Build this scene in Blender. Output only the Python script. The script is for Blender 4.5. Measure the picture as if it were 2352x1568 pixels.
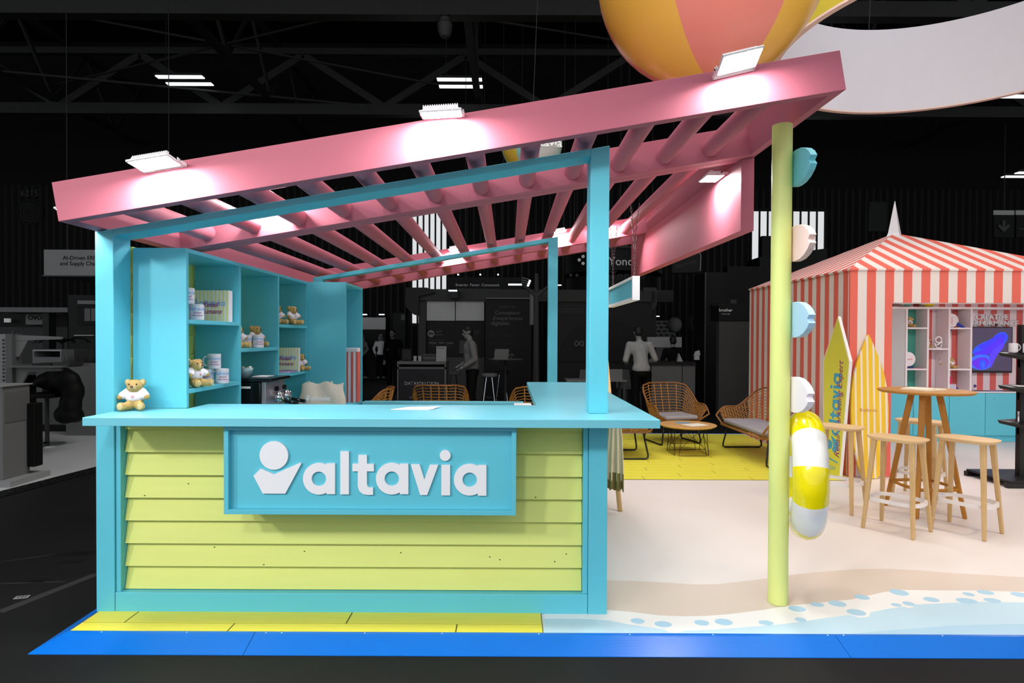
import bpy, math, random
from mathutils import Matrix, Vector
random.seed(7)
for o in list(bpy.data.objects): bpy.data.objects.remove(o)
SC = bpy.context.scene
COL = SC.collection
# ------------------------------------------------------------------ camera
F = 1400.0                      # focal length in pixels of the 2352 px wide frame
EYE = Vector((0.0, 0.0, 1.5))
PITCH, ROLL = 0.0125, 0.0045
VPX, VPY = 1168.0, 776.0        # where lines running straight back meet
CX, CY = VPX, VPY + F * math.tan(PITCH)
RM = (Matrix.Rotation(math.pi / 2 - PITCH, 4, 'X') @ Matrix.Rotation(ROLL, 4, 'Z'))
cd = bpy.data.cameras.new('camera'); cam = bpy.data.objects.new('camera', cd); COL.objects.link(cam)
cd.sensor_fit = 'HORIZONTAL'; cd.sensor_width = 36.0; cd.lens = F / 2352.0 * 36.0
cd.shift_x = (1176.0 - CX) / 2352.0; cd.shift_y = (CY - 784.0) / 2352.0
cd.clip_start = 0.05; cd.clip_end = 200
cam.matrix_world = Matrix.Translation(EYE) @ RM
SC.camera = cam
# ------------------------------------------------------------------ world, exposure, lights
SC.view_settings.view_transform = 'Standard'; SC.view_settings.look = 'None'
SC.view_settings.gamma = 1.0; SC.view_settings.use_curve_mapping = False
SC.view_settings.exposure = 0.12
w = bpy.data.worlds.new('hall_air'); SC.world = w; w.use_nodes = True
w.node_tree.nodes['Background'].inputs[0].default_value = (0.93, 0.96, 1.0, 1)
w.node_tree.nodes['Background'].inputs[1].default_value = 0.90
def spot(name, loc, target, watts, size=0.25, angle=70, col=(1, 1, 1), blend=0.6):
    l = bpy.data.lights.new(name, 'SPOT'); l.energy = watts; l.color = col
    l.shadow_soft_size = size; l.spot_size = math.radians(angle); l.spot_blend = blend
    o = bpy.data.objects.new(name, l); COL.objects.link(o); o.location = loc
    o.rotation_euler = (Vector(target) - Vector(loc)).to_track_quat('-Z', 'Y').to_euler()
    return o
spot('truss_or_added_spot', (-5.2, -1.0, 3.9), (-0.9, 3.4, 0.75), 400, 0.22, 46)
spot('truss_or_added_spot', (-3.6, -2.2, 4.3), (-0.7, 3.4, 0.75), 400, 0.22, 46)
spot('truss_or_added_spot', (-1.2, -2.6, 4.6), (-0.2, 3.4, 0.75), 280, 0.25, 46)
spot('truss_or_added_spot', (5.4, 2.2, 5.6), (4.6, 6.4, 0.9), 330, 0.15, 80, (1.0, 0.76, 0.52))
spot('truss_or_added_spot', (3.0, -2.5, 4.8), (4.3, 8.0, 4.9), 45, 0.20, 40)  # added spot to brighten the ring banner
spot('truss_or_added_spot', (0.2, -2.0, 3.2), (1.5, 4.8, 4.3), 700, 0.15, 26)  # added spot aimed upwards to brighten the giant beach ball
spot('truss_or_added_spot', (1.6, 4.5, 5.0), (-1.9, 4.6, 1.35), 330, 0.10, 42)
def ceiling_light(name, loc, sx, sy, watts, col=(1, 1, 1), spread=130):
    l = bpy.data.lights.new(name, 'AREA'); l.shape = 'RECTANGLE'; l.size = sx; l.size_y = sy; l.energy = watts; l.color = col; l.spread = math.radians(spread)
    o = bpy.data.objects.new(name, l); COL.objects.link(o); o.location = loc; return o
ceiling_light('hall_ceiling_light', (0.8, 5.2, 8.3), 7.0, 5.0, 300)
ceiling_light('hall_ceiling_light', (4.5, 2.8, 8.3), 5.0, 4.0, 110, (1.0, 0.96, 0.92))
# ------------------------------------------------------------------ helpers
def at(px, py, Y):
    """point of the hall at depth Y that stands where the photograph shows (px, py)"""
    d = RM.to_3x3() @ Vector(((px - CX) / F, -(py - CY) / F, -1.0))
    return EYE + d * ((Y - EYE.y) / d.y)
def gr(px, py, z=0.0):
    d = RM.to_3x3() @ Vector(((px - CX) / F, -(py - CY) / F, -1.0))
    return EYE + d * ((z - EYE.z) / d.z)
def lin(h):
    h = h.lstrip('#'); out = []
    for i in (0, 2, 4):
        c = int(h[i:i + 2], 16) / 255.0
        out.append(c / 12.92 if c <= 0.04045 else ((c + 0.055) / 1.055) ** 2.4)
    return tuple(out) + (1.0,)
MATS = {}
def mat(name, hexc, rough=0.6, spec=0.3, var=0.04, scale=6.0, bump=0.0, bscale=80.0, metal=0.0, emit=None, estr=0.0, coat=0.0, stretch=None):
    if name in MATS: return MATS[name]
    m = bpy.data.materials.new(name); m.use_nodes = True; nt = m.node_tree; N = nt.nodes; L = nt.links
    b = N['Principled BSDF']; c = lin(hexc)
    b.inputs['Base Color'].default_value = c; b.inputs['Roughness'].default_value = rough
    b.inputs['Specular IOR Level'].default_value = spec; b.inputs['Metallic'].default_value = metal
    if coat: b.inputs['Coat Weight'].default_value = coat; b.inputs['Coat Roughness'].default_value = 0.08
    tc = N.new('ShaderNodeTexCoord'); src = tc.outputs['Object']
    if stretch:
        mp = N.new('ShaderNodeMapping'); mp.inputs['Scale'].default_value = stretch
        L.new(src, mp.inputs['Vector']); src = mp.outputs['Vector']
    if var:
        n = N.new('ShaderNodeTexNoise'); n.inputs['Scale'].default_value = scale; n.inputs['Detail'].default_value = 5
        L.new(src, n.inputs['Vector'])
        mx = N.new('ShaderNodeMix'); mx.data_type = 'RGBA'
        mx.inputs[6].default_value = tuple(max(0, x * (1 - 2 * var)) for x in c[:3]) + (1,)
        mx.inputs[7].default_value = tuple(min(1, x * (1 + 2 * var)) for x in c[:3]) + (1,)
        L.new(n.outputs['Fac'], mx.inputs[0]); L.new(mx.outputs[2], b.inputs['Base Color'])
    if bump:
        n2 = N.new('ShaderNodeTexNoise'); n2.inputs['Scale'].default_value = bscale; n2.inputs['Detail'].default_value = 3
        L.new(src, n2.inputs['Vector'])
        bp = N.new('ShaderNodeBump'); bp.inputs['Strength'].default_value = bump; bp.inputs['Distance'].default_value = 0.01
        L.new(n2.outputs['Fac'], bp.inputs['Height']); L.new(bp.outputs['Normal'], b.inputs['Normal'])
    if emit:
        b.inputs['Emission Color'].default_value = lin(emit); b.inputs['Emission Strength'].default_value = estr
    MATS[name] = m; return m
def stripes(name, hexa, hexb, axis, period, phase=0.0, duty=0.5, rough=0.65):
    """printed cloth or card: two colours in stripes along an object axis"""
    if name in MATS: return MATS[name]
    m = mat(name, hexa, rough, 0.25, 0.0); nt = m.node_tree; N = nt.nodes; L = nt.links
    b = N['Principled BSDF']; tc = N.new('ShaderNodeTexCoord'); s = N.new('ShaderNodeSeparateXYZ')
    L.new(tc.outputs['Object'], s.inputs[0])
    ad = N.new('ShaderNodeMath'); ad.operation = 'ADD'; ad.inputs[1].default_value = phase + 100 * period
    L.new(s.outputs['XYZ'.index(axis)], ad.inputs[0])
    dv = N.new('ShaderNodeMath'); dv.operation = 'DIVIDE'; dv.inputs[1].default_value = period; L.new(ad.outputs[0], dv.inputs[0])
    fr = N.new('ShaderNodeMath'); fr.operation = 'FRACT'; L.new(dv.outputs[0], fr.inputs[0])
    gt = N.new('ShaderNodeMath'); gt.operation = 'GREATER_THAN'; gt.inputs[1].default_value = duty; L.new(fr.outputs[0], gt.inputs[0])
    mx = N.new('ShaderNodeMix'); mx.data_type = 'RGBA'; mx.inputs[6].default_value = lin(hexa); mx.inputs[7].default_value = lin(hexb)
    L.new(gt.outputs[0], mx.inputs[0]); L.new(mx.outputs[2], b.inputs['Base Color'])
    return m
class MB:
    """collects shapes that become ONE mesh object"""
    def __init__(s): s.v = []; s.f = []; s.m = []
    def add(s, vs, fs, mi=0):
        k = len(s.v); s.v += [tuple(p) for p in vs]
        for f in fs: s.f.append([k + i for i in f]); s.m.append(mi)
        return s
    def hexa(s, p, mi=0):   # 4 bottom points counter-clockwise from above, 4 top points
        return s.add(p, [(3, 2, 1, 0), (4, 5, 6, 7), (0, 1, 5, 4), (1, 2, 6, 5), (2, 3, 7, 6), (3, 0, 4, 7)], mi)
    def box(s, x0, x1, y0, y1, z0, z1, mi=0):
        return s.hexa([(x0, y0, z0), (x1, y0, z0), (x1, y1, z0), (x0, y1, z0), (x0, y0, z1), (x1, y0, z1), (x1, y1, z1), (x0, y1, z1)], mi)
    def prism(s, pts, c0, c1, plane='xz', mi=0):
        n = len(pts)
        def P(a, b, c): return {'xz': (a, c, b), 'xy': (a, b, c), 'yz': (c, a, b)}[plane]
        lo = [P(a, b, c0) for a, b in pts]; hi = [P(a, b, c1) for a, b in pts]
        area = sum(pts[i][0] * pts[(i + 1) % n][1] - pts[(i + 1) % n][0] * pts[i][1] for i in range(n))
        up = (area > 0) ^ (plane == 'xz') ^ (c1 < c0)
        A = list(range(n)); B = list(range(n, 2 * n))
        fs = []
        if up:
            fs = [A[::-1], B] + [(i, (i + 1) % n, n + (i + 1) % n, n + i) for i in range(n)]
        else:
            fs = [A, B[::-1]] + [((i + 1) % n, i, n + i, n + (i + 1) % n) for i in range(n)]
        return s.add(lo + hi, fs, mi)
    def ringprism(s, c, ro, ri, c0, c1, n=40, mi=0):     # flat ring in the xy plane
        vs = []
        for r, z in ((ri, c0), (ro, c0), (ro, c1), (ri, c1)):
            vs += [(c[0] + r * math.cos(2 * math.pi * i / n), c[1] + r * math.sin(2 * math.pi * i / n), z) for i in range(n)]
        fs = [(q * n + i, q * n + (i + 1) % n, ((q + 1) % 4) * n + (i + 1) % n, ((q + 1) % 4) * n + i) for q in range(4) for i in range(n)]
        return s.add(vs, [f[::-1] for f in fs] if c1 < c0 else fs, mi)
    def tube(s, pts, r, n=8, closed=False, mi=0):
        pts = [Vector(p) for p in pts]; N = len(pts)
        rs = r if isinstance(r, (list, tuple)) else [r] * N
        vs = []; up = None
        for i, p in enumerate(pts):
            if closed: t = pts[(i + 1) % N] - pts[i - 1]
            else: t = pts[min(i + 1, N - 1)] - pts[max(i - 1, 0)]
            t.normalize()
            if up is None: up = t.orthogonal().normalized()
            else:
                up = up - t * up.dot(t)
                up = up.normalized() if up.length > 1e-6 else t.orthogonal().normalized()
            b = t.cross(up)
            for k in range(n):
                a = 2 * math.pi * k / n
                vs.append(p + (up * math.cos(a) + b * math.sin(a)) * rs[i])
        fs = []
        for i in range(N if closed else N - 1):
            j = (i + 1) % N
            for k in range(n):
                l = (k + 1) % n
                fs.append((i * n + k, i * n + l, j * n + l, j * n + k))
        if not closed: fs += [tuple(range(n))[::-1], tuple((N - 1) * n + k for k in range(n))]
        return s.add(vs, fs, mi)
    def lathe(s, prof, n=24, c=(0, 0, 0), mi=0, sx=1, sy=1):
        vs = []; fs = []
        for r, z in prof:
            for k in range(n):
                a = 2 * math.pi * k / n
                vs.append((c[0] + r * math.cos(a) * sx, c[1] + r * math.sin(a) * sy, c[2] + z))
        for i in range(len(prof) - 1):
            for k in range(n):
                l = (k + 1) % n
                fs.append((i * n + k, i * n + l, (i + 1) * n + l, (i + 1) * n + k))
        fs += [tuple(range(n))[::-1], tuple((len(prof) - 1) * n + k for k in range(n))]
        return s.add(vs, fs, mi)
    def ell(s, c, r, n=14, m=9, mi=0, rot=None):
        if not isinstance(r, (tuple, list)): r = (r, r, r)
        vs = []; c = Vector(c)
        for i in range(m + 1):
            t = math.pi * i / m
            for k in range(n):
                a = 2 * math.pi * k / n
                p = Vector((r[0] * math.sin(t) * math.cos(a), r[1] * math.sin(t) * math.sin(a), -r[2] * math.cos(t)))
                if rot is not None: p = rot @ p
                vs.append(c + p)
        fs = []
        for i in range(m):
            for k in range(n):
                l = (k + 1) % n
                fs.append((i * n + k, i * n + l, (i + 1) * n + l, (i + 1) * n + k))
        return s.add(vs, fs, mi)
    def cap(s, p0, r0, p1, r1, n=10):    # tapered capsule
        s.ell(p0, r0, n, 8); s.ell(p1, r1, n, 8); return s.tube([p0, p1], [r0, r1], n)
    def xf(s, M):
        s.v = [tuple(M @ Vector(p)) for p in s.v]; return s
    def mesh(s, name, mats, smooth=False):
        me = bpy.data.meshes.new(name); me.from_pydata(s.v, [], s.f); me.update()
        for m in (mats if isinstance(mats, (list, tuple)) else [mats]): me.materials.append(m)
        me.polygons.foreach_set('material_index', s.m)
        if smooth: me.polygons.foreach_set('use_smooth', [True] * len(me.polygons))
        me.update(); return me
    def build(s, name, mats, parent=None, smooth=False, bevel=0.0, kind=None, auto=None):
        o = bpy.data.objects.new(name, s.mesh(name, mats, smooth)); COL.objects.link(o)
        if parent is not None: o.parent = parent
        if bevel:
            b = o.modifiers.new('bevel', 'BEVEL'); b.width = bevel; b.segments = 2; b.limit_method = 'ANGLE'; b.angle_limit = 0.7
        if kind: o['kind'] = kind
        return o
def smooth_angle(o, deg=40):
    me = o.data; me.polygons.foreach_set('use_smooth', [True] * len(me.polygons))
    me.set_sharp_from_angle(angle=math.radians(deg)); return o
def tag(o, label, cat, group=None):
    o['label'] = label; o['category'] = cat
    if group: o['group'] = group
    return o
def thing(name, label, cat, loc=(0, 0, 0), rz=0.0, group=None, scale=1.0):
    o = bpy.data.objects.new(name, None); COL.objects.link(o); o.location = loc; o.rotation_euler = (0, 0, rz)
    o.scale = (scale,) * 3; o.empty_display_size = 0.1
    return tag(o, label, cat, group)
def struct(o): o['kind'] = 'structure'; return o
def dup(root, label, loc=None, rz=None, group=None, scale=None):
    r = root.copy(); COL.objects.link(r); r['label'] = label
    if loc is not None: r.location = loc
    if rz is not None: r.rotation_euler = (0, 0, rz)
    if scale: r.scale = (scale,) * 3
    if group: r['group'] = group
    for ch in list(root.children):
        c = ch.copy(); COL.objects.link(c); c.parent = r
        for g in list(ch.children):
            d = g.copy(); COL.objects.link(d); d.parent = c
    return r
def remeshed(mb, voxel, smooth_it=4):
    """one continuous skin over overlapping shapes"""
    me = mb.mesh('raw', []); o = bpy.data.objects.new('raw', me); COL.objects.link(o)
    r = o.modifiers.new('r', 'REMESH'); r.mode = 'VOXEL'; r.voxel_size = voxel; r.use_smooth_shade = True
    if smooth_it:
        q = o.modifiers.new('s', 'SMOOTH'); q.factor = 0.5; q.iterations = smooth_it
    dg = bpy.context.evaluated_depsgraph_get(); dg.update()
    out = bpy.data.meshes.new_from_object(o.evaluated_get(dg)); bpy.data.objects.remove(o); bpy.data.meshes.remove(me)
    return out
def skin_obj(name, mb, m, parent, voxel=0.012, smooth_it=4):
    me = remeshed(mb, voxel, smooth_it); me.materials.clear(); me.materials.append(m)
    o = bpy.data.objects.new(name, me); COL.objects.link(o); o.parent = parent
    me.polygons.foreach_set('use_smooth', [True] * len(me.polygons)); return o
RX90 = Matrix.Rotation(math.pi / 2, 4, 'X')
def face(x, y, z, rz=0.0): return Matrix.Translation((x, y, z)) @ Matrix.Rotation(rz, 4, 'Z') @ RX90   # text plane upright, read from -Y
def text_mesh(s, size, ext=0.0, align='CENTER', bold=0.0, shear=0.0, spacing=1.0, line=1.0):
    cu = bpy.data.curves.new('t', 'FONT'); cu.body = s; cu.size = size; cu.extrude = ext; cu.align_x = align; cu.align_y = 'CENTER'
    cu.offset = bold; cu.shear = shear; cu.space_character = spacing; cu.space_line = line; cu.resolution_u = 3
    o = bpy.data.objects.new('t', cu); COL.objects.link(o)
    dg = bpy.context.evaluated_depsgraph_get(); dg.update()
    me = bpy.data.meshes.new_from_object(o.evaluated_get(dg)); bpy.data.objects.remove(o); bpy.data.curves.remove(cu)
    return me
def fit_text(me, width=None, height=None):
    xs = [v.co.x for v in me.vertices]; ys = [v.co.y for v in me.vertices]
    x0, x1, y0, y1 = min(xs), max(xs), min(ys), max(ys)
    kx = width / (x1 - x0) if width else None; ky = height / (y1 - y0) if height else None
    kx = kx or ky; ky = ky or kx
    for v in me.vertices:
        v.co.x = (v.co.x - (x0 + x1) / 2) * kx; v.co.y = (v.co.y - (y0 + y1) / 2) * ky
    return me
def text(s, m, M, parent=None, width=None, height=None, ext=0.0005, name='lettering', bold=0.0, shear=0.0, bend=None, line=1.0, spacing=1.0, align='CENTER'):
    me = fit_text(text_mesh(s, 1.0, 0.0, align, bold, shear, spacing, line), width, height)
    if ext > 0:
        import bmesh
        bm = bmesh.new(); bm.from_mesh(me)
        r = bmesh.ops.extrude_face_region(bm, geom=bm.faces[:])
        for e in r['geom']:
            if isinstance(e, bmesh.types.BMVert): e.co.z += ext
        bm.to_mesh(me); bm.free()
    if bend:
        for v in me.vertices:
            a = v.co.x / bend; rr = bend + v.co.z
            v.co = Vector((rr * math.sin(a), v.co.y, rr * math.cos(a) - bend))
    me.transform(M); me.materials.clear(); me.materials.append(m); me.name = name
    o = bpy.data.objects.new(name, me); COL.objects.link(o)
    if parent is not None: o.parent = parent
    return o
# the company mark: head, body and seven letters, in units of the sign's drawing
LOGO_BODY = [(395, 492), (443, 443), (533, 482), (712, 401), (719, 408), (610, 612), (458, 612)]
def logo_shapes(seg=28):
    """list of (part name, function that fills an MB between depths c0..c1 with transform g)"""
    out = []
    def disc(c, r, n): return [(c[0] + r * math.cos(2 * math.pi * i / n), c[1] + r * math.sin(2 * math.pi * i / n)) for i in range(n)]
    out.append(('logo_head', [disc((533, 353), 97, seg)], []))
    out.append(('logo_body', [LOGO_BODY], []))
    def a(cx, cy, x0, x1, y0, y1): return ('letter', [[(x0, y0), (x1, y0), (x1, y1), (x0, y1)]], [((cx, cy), 108, 49)])
    out.append(a(838, 510, 890, 947, 405, 614))
    out.append(('letter', [[(983, 323), (1041, 323), (1041, 615), (983, 615)]], []))
    out.append(('letter', [[(1105, 347), (1163, 347), (1163, 407), (1210, 407), (1210, 458), (1163, 458), (1163, 545), (1168, 560), (1180, 568), (1205, 568), (1205, 617), (1165, 618), (1135, 612), (1112, 592), (1102, 560), (1102, 458), (1065, 458), (1065, 407), (1105, 407)]], []))
    out.append(a(1332, 507, 1387, 1444, 405, 612))
    out.append(('letter', [[(1460, 409), (1520, 409), (1552, 513), (1589, 412), (1647, 412), (1572, 617), (1525, 617)]], []))
    out.append(('letter', [[(1668, 412), (1727, 412), (1727, 619), (1668, 619)], disc((1693, 348), 37, seg)], []))
    out.append(a(1860, 512, 1915, 1973, 412, 620))
    return out
def logo(parent, m, M, width, ext, joined=False, seg=28, icon_only=False, text_only=False, mi=None):
    """upright mark centred on the origin of M's plane (x right, y up), ext thick"""
    k = width / (1973 - 395); objs = []
    sh = logo_shapes(seg)
    if icon_only: sh = sh[:2]; k = width / 324.0
    if text_only: sh = sh[2:]
    x0 = 1184 if not icon_only else 557; y0 = 437
    allmb = MB()
    for nm, polys, rings in sh:
        mb = MB()
        for p in polys: mb.prism([((x - x0) * k, (y0 - y) * k) for x, y in p], 0, ext, 'xy')
        for c, ro, ri in rings: mb.ringprism(((c[0] - x0) * k, (y0 - c[1]) * k), ro * k, ri * k, 0, ext * .97, seg)
        if joined: allmb.add(mb.v, mb.f)
        else: objs.append(mb.xf(M).build(nm, m, parent))
    if joined: return allmb
    return objs
# ------------------------------------------------------------------ materials
TEAL = mat('teal_paint', '60C2D5', 0.45, 0.35, 0.02, 3.0, 0.05, 220)
TEALTOP = mat('teal_laminate', '70C2D3', 0.30, 0.45, 0.03, 1.2, 0.0, stretch=(1, 9, 9))
LIME = mat('lime_paint', 'DCE382', 0.6, 0.25, 0.03, 2.5, 0.06, 120, stretch=(1, 1, 8))
PINK = mat('pink_paint', 'BC6878', 0.6, 0.25, 0.02, 3.0, 0.04, 200)
YELLOWP = mat('yellow_plank_vinyl', 'EADF4E', 0.42, 0.35, 0.05, 5.0, 0.0, stretch=(1, 12, 1))
PLANKGAP = mat('plank_gap', '6E7030', 0.6, 0.2, 0.0)
BLUE = mat('blue_edging', '026CCE', 0.32, 0.5, 0.02, 4.0)
SAND = mat('sand_vinyl', 'E9DFD9', 0.38, 0.4, 0.015, 1.5)
TAN = mat('wet_sand_vinyl', 'DCCBBC', 0.38, 0.4, 0.02, 1.5)
FOAM = mat('foam_vinyl', 'F1EEEA', 0.38, 0.4, 0.01, 1.5)
SEA = mat('sea_vinyl', 'C3DEEA', 0.38, 0.4, 0.015, 1.5)
SEA2 = mat('deep_sea_vinyl', 'B0D3E6', 0.38, 0.4, 0.015, 1.5)
WHITE = mat('white_paint', 'F2F0F0', 0.5, 0.3, 0.01)
LETTER = mat('white_foam_letter', 'EDEDF0', 0.6, 0.2, 0.0)
POLE = mat('lime_pole_paint', 'DDE58A', 0.4, 0.35, 0.02, 3.0)
HOLE = mat('screw_hole', '2C3012', 0.8, 0.1, 0.0)
LAMPW = mat('lamp_casing', 'E4E0E2', 0.4, 0.4, 0.0)
LED = mat('led_panel', 'FFFFFF', 0.5, 0.2, 0.0, emit='FFFFFF', estr=210.0)
DARKM = mat('black_metal', '161616', 0.4, 0.4, 0.0)
CHROME = mat('chrome', 'C9CCD0', 0.18, 0.5, 0.0, metal=1.0)
HALLF = mat('hall_concrete', '161616', 0.6, 0.2, 0.25, 1.1, 0.10, 9.0)
# ------------------------------------------------------------------ floors
FZ = -0.035
o = MB().box(-45, 45, -6, 27, FZ - 0.3, FZ).build('floor', HALLF); struct(o)
GREYTAPE = mat('floor_tape', '323232', 0.6, 0.2, 0.1)
for k, (a, b) in enumerate((((0, 1405), (222, 1318)), ((0, 1340), (150, 1335)), ((0, 1290), (150, 1270)))):
    p, q = gr(a[0], a[1], FZ), gr(b[0], b[1], FZ); n = Vector((-(q - p).y, (q - p).x, 0)).normalized() * (0.03 if k == 0 else 0.006)
    z = FZ + 0.0012
    MB().hexa([(p - n) + Vector((0, 0, 0)), (q - n), (q + n), (p + n), (p - n) + Vector((0, 0, .001)), (q - n) + Vector((0, 0, .001)), (q + n) + Vector((0, 0, .001)), (p + n) + Vector((0, 0, .001))]).build('floor_seam', GREYTAPE, o)
for (x, y, sx, sy) in ((170, 1272, .16, .05), (165, 1290, .08, .03), (85, 1333, .09, .03)):
    p = gr(x, y, FZ); MB().hexa([(p.x - sx, p.y - sy, FZ), (p.x + sx * .6, p.y - sy, FZ), (p.x + sx, p.y + sy, FZ), (p.x - sx * .5, p.y + sy, FZ), (p.x - sx, p.y - sy, FZ + .001), (p.x + sx * .6, p.y - sy, FZ + .001), (p.x + sx, p.y + sy, FZ + .001), (p.x - sx * .5, p.y + sy, FZ + .001)]).build('floor_hatch', mat('hatch_black', '0D0D0D', 0.5), o)
p = gr(50, 1371, FZ)
st = MB().box(-.035, .035, -.02, .02, 0, .0015).build('floor_sticker', [mat('sticker_white', 'A8A8A8', 0.6, 0.2, 0.0)]); st.location = (p.x, p.y, FZ); st.rotation_euler[2] = 0.25
tag(st, 'small white barcode sticker stuck on the dark hall floor', 'sticker')
MB().box(-.03, -.026, -.016, .016, .0015, .002).box(-.02, -.012, -.016, .016, .0015, .002).box(-.008, -.004, -.016, .016, .0015, .002).box(.0, .008, -.016, .016, .0015, .002).box(.012, .016, -.016, .016, .0015, .002).box(.02, .027, -.016, .016, .0015, .002).build('printed_bars', mat('print_black', '111111', 0.6, 0.1, 0.0), st, kind='stuff')
PX0, PX1, PY0, PY1 = -2.228, 13.0, 3.07, 9.62
plat = MB().box(PX0, PX1, PY0, PY1, FZ, 0).build('floor_platform', SAND); struct(plat)
def offs(pts): return [((x / 2.134) + 1250, (y / 2.134) + 1200) for x, y in pts]
def ground_poly(top, bot): return [(g.x, max(g.y, 3.0715)) for g in [gr(*p) for p in offs(bot)] + [gr(*p) for p in offs(top)][::-1]]
tan_top = [(250, 282), (300, 283), (420, 285), (560, 292), (740, 303), (850, 302), (960, 290), (1110, 272), (1250, 252), (1400, 237), (1540, 228), (1700, 227), (1850, 235), (2000, 247), (2352, 268), (2700, 285)]
tan_bot = [(250, 420), (300, 425), (420, 438), (560, 455), (680, 460), (790, 458), (900, 450), (1060, 430), (1200, 408), (1330, 395), (1500, 378), (1600, 356), (1660, 342), (1760, 330), (1900, 333), (2100, 333), (2352, 340), (2700, 352)]
foam_bot = [(0, 470), (220, 472), (320, 480), (420, 500), (500, 510), (590, 524), (610, 538), (650, 541), (685, 530), (760, 528), (830, 525), (1000, 512), (1150, 500), (1280, 483), (1400, 465), (1500, 452), (1545, 466), (1590, 462), (1600, 440), (1680, 424), (1760, 412), (1790, 420), (1812, 412), (1805, 402), (1900, 398), (2100, 388), (2352, 392), (2700, 405)]
foam_top = [(0, 440), (250, 424)] + tan_bot[2:]
sea_bot = [(0, 572), (2700, 600)]
MB().prism(ground_poly(tan_top, tan_bot), 0, 0.0012, 'xy').build('printed_wet_sand', TAN, plat)
MB().prism(ground_poly(foam_bot, sea_bot), 0, 0.0010, 'xy').build('printed_sea', SEA, plat)
MB().prism(ground_poly([(1280, 562), (1500, 545), (1700, 528), (2000, 505), (2352, 497), (2700, 500)], [(1280, 570), (1500, 575), (2352, 584), (2700, 588)]), 0, 0.0014, 'xy').build('printed_deep_sea', SEA2, plat)
MB().prism(ground_poly(foam_top, foam_bot), 0, 0.0016, 'xy').build('printed_foam', FOAM, plat)
for (x, y, rx, ry) in ((458, 483, 34, 13), (583, 499, 42, 14), (772, 492, 36, 13), (880, 488, 43, 15), (1087, 492, 36, 11), (1256, 477, 26, 10), (1239, 423, 41, 13), (1337, 402, 33, 10), (1437, 398, 41, 13), (1558, 366, 34, 11), (1530, 441, 44, 14), (1739, 343, 42, 13), (1725, 404, 24, 7), (1786, 398, 27, 9), (1897, 378, 36, 10), (2080, 352, 25, 8), (2163, 343, 38, 9), (2070, 384, 48, 11), (2196, 382, 38, 9), (2330, 354, 38, 10)):
    c = gr(*offs([(x, y)])[0]); e = gr(*offs([(x + rx, y)])[0]); g = gr(*offs([(x, y - ry)])[0])
    ax, ay = (e - c).length, (g - c).length
    MB().prism([(c.x + ax * math.cos(t * math.pi / 12), c.y + ay * math.sin(t * math.pi / 12)) for t in range(24)], 0, 0.0021, 'xy').build('printed_bubble', SEA2, plat)
# yellow plank decks: every plank is a piece of its own
plank_mesh = {}
def deck(name, x0, x1, y0, y1, row, length, first=0.0, stagger=0.43):
    d = MB().box(x0, x1, y0, y1, FZ + 0.001, 0.0035).build(name, PLANKGAP); struct(d)
    y = y1; r = 0
    while y > y0 + 0.02:
        ya = max(y - row, y0); h = y - ya - 0.006
        x = x0 - ((first + r * stagger * length) % length)
        while x < x1 - 0.02:
            a, b = max(x, x0), min(x + length, x1)
            if b - a > 0.03:
                key = (round(b - a - 0.008, 3), round(h, 3))
                if key not in plank_mesh: plank_mesh[key] = MB().box(0, key[0], 0, key[1], 0, 0.002).mesh('plank', YELLOWP)
                q = bpy.data.objects.new('plank', plank_mesh[key]); COL.objects.link(q); q.parent = d; q.location = (a + 0.004, ya + 0.003, 0.0035)
            x += length
        y = ya; r += 1
    return d
deck('floor_deck', -2.222, 0.184, 3.075, 3.46, 0.147, 1.16, first=0.36, stagger=0.5)
deck('floor_lounge', -2.222, 3.70, 6.46, 9.55, 0.147, 1.16, first=0.5, stagger=0.37)
# blue ramp edging around the platform
def ramp(xa, xb, ya, yb, zt):   # front piece, rises towards the platform
    m = MB()
    n = 9; prof = []
    for i in range(n + 1):
        t = i / n; prof.append((ya + (yb - ya) * t, FZ + 0.003 + (zt - FZ - 0.003) * min(1, t * 1.15)))
        if 2 < i < 8: prof.append((ya + (yb - ya) * (t + 0.03), FZ + 0.0045 + (zt - FZ - 0.003) * min(1, t * 1.15)))
    prof += [(yb, FZ), (ya, FZ)]
    m.prism([(y, z) for y, z in prof], xa, xb, 'yz'); return m
edge = thing('ramp_edging', 'blue ribbed aluminium ramp edging along the platform front', 'edging', (0, 0, 0))
for a, b in ((-1.272, 1.655), (1.658, 4.58), (4.583, 7.5), (7.503, 13.0)): ramp(a, b, 2.918, 3.075, 0.006).build('ramp_strip', BLUE, edge)
m = ramp(-2.228, -1.275, 2.918, 3.075, 0.006)
m.add([(-2.228, 2.918, FZ), (-2.228, 3.075, FZ), (-2.31, 2.918, FZ), (-2.228, 3.075, 0.006), (-2.228, 2.918, FZ + .003), (-2.31, 2.918, FZ + 0.003)], [(2, 0, 4, 5), (5, 4, 3), (0, 1, 3, 4), (1, 2, 5, 3), (0, 2, 1)])
m.build('ramp_strip', BLUE, edge)
sd = MB().add([(-2.31, 2.918, FZ + .003), (-2.228, 3.075, .006), (-2.228, 9.6, .006), (-2.345, 9.6, FZ + .003), (-2.31, 2.918, FZ), (-2.228, 3.075, FZ), (-2.228, 9.6, FZ), (-2.345, 9.6, FZ)], [(0, 1, 2, 3), (4, 7, 6, 5), (0, 3, 7, 4), (1, 5, 6, 2), (0, 4, 5, 1), (3, 2, 6, 7)])
sd.build('ramp_strip', BLUE, edge)
MB().prism([(PY1, 0.006), (PY1 + .14, FZ), (PY1, FZ)], -2.3, 13, 'yz').build('ramp_strip', BLUE, edge)
RIVET = mat('rivet', 'DDE6F0', 0.3, 0.5, 0.0)
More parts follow.
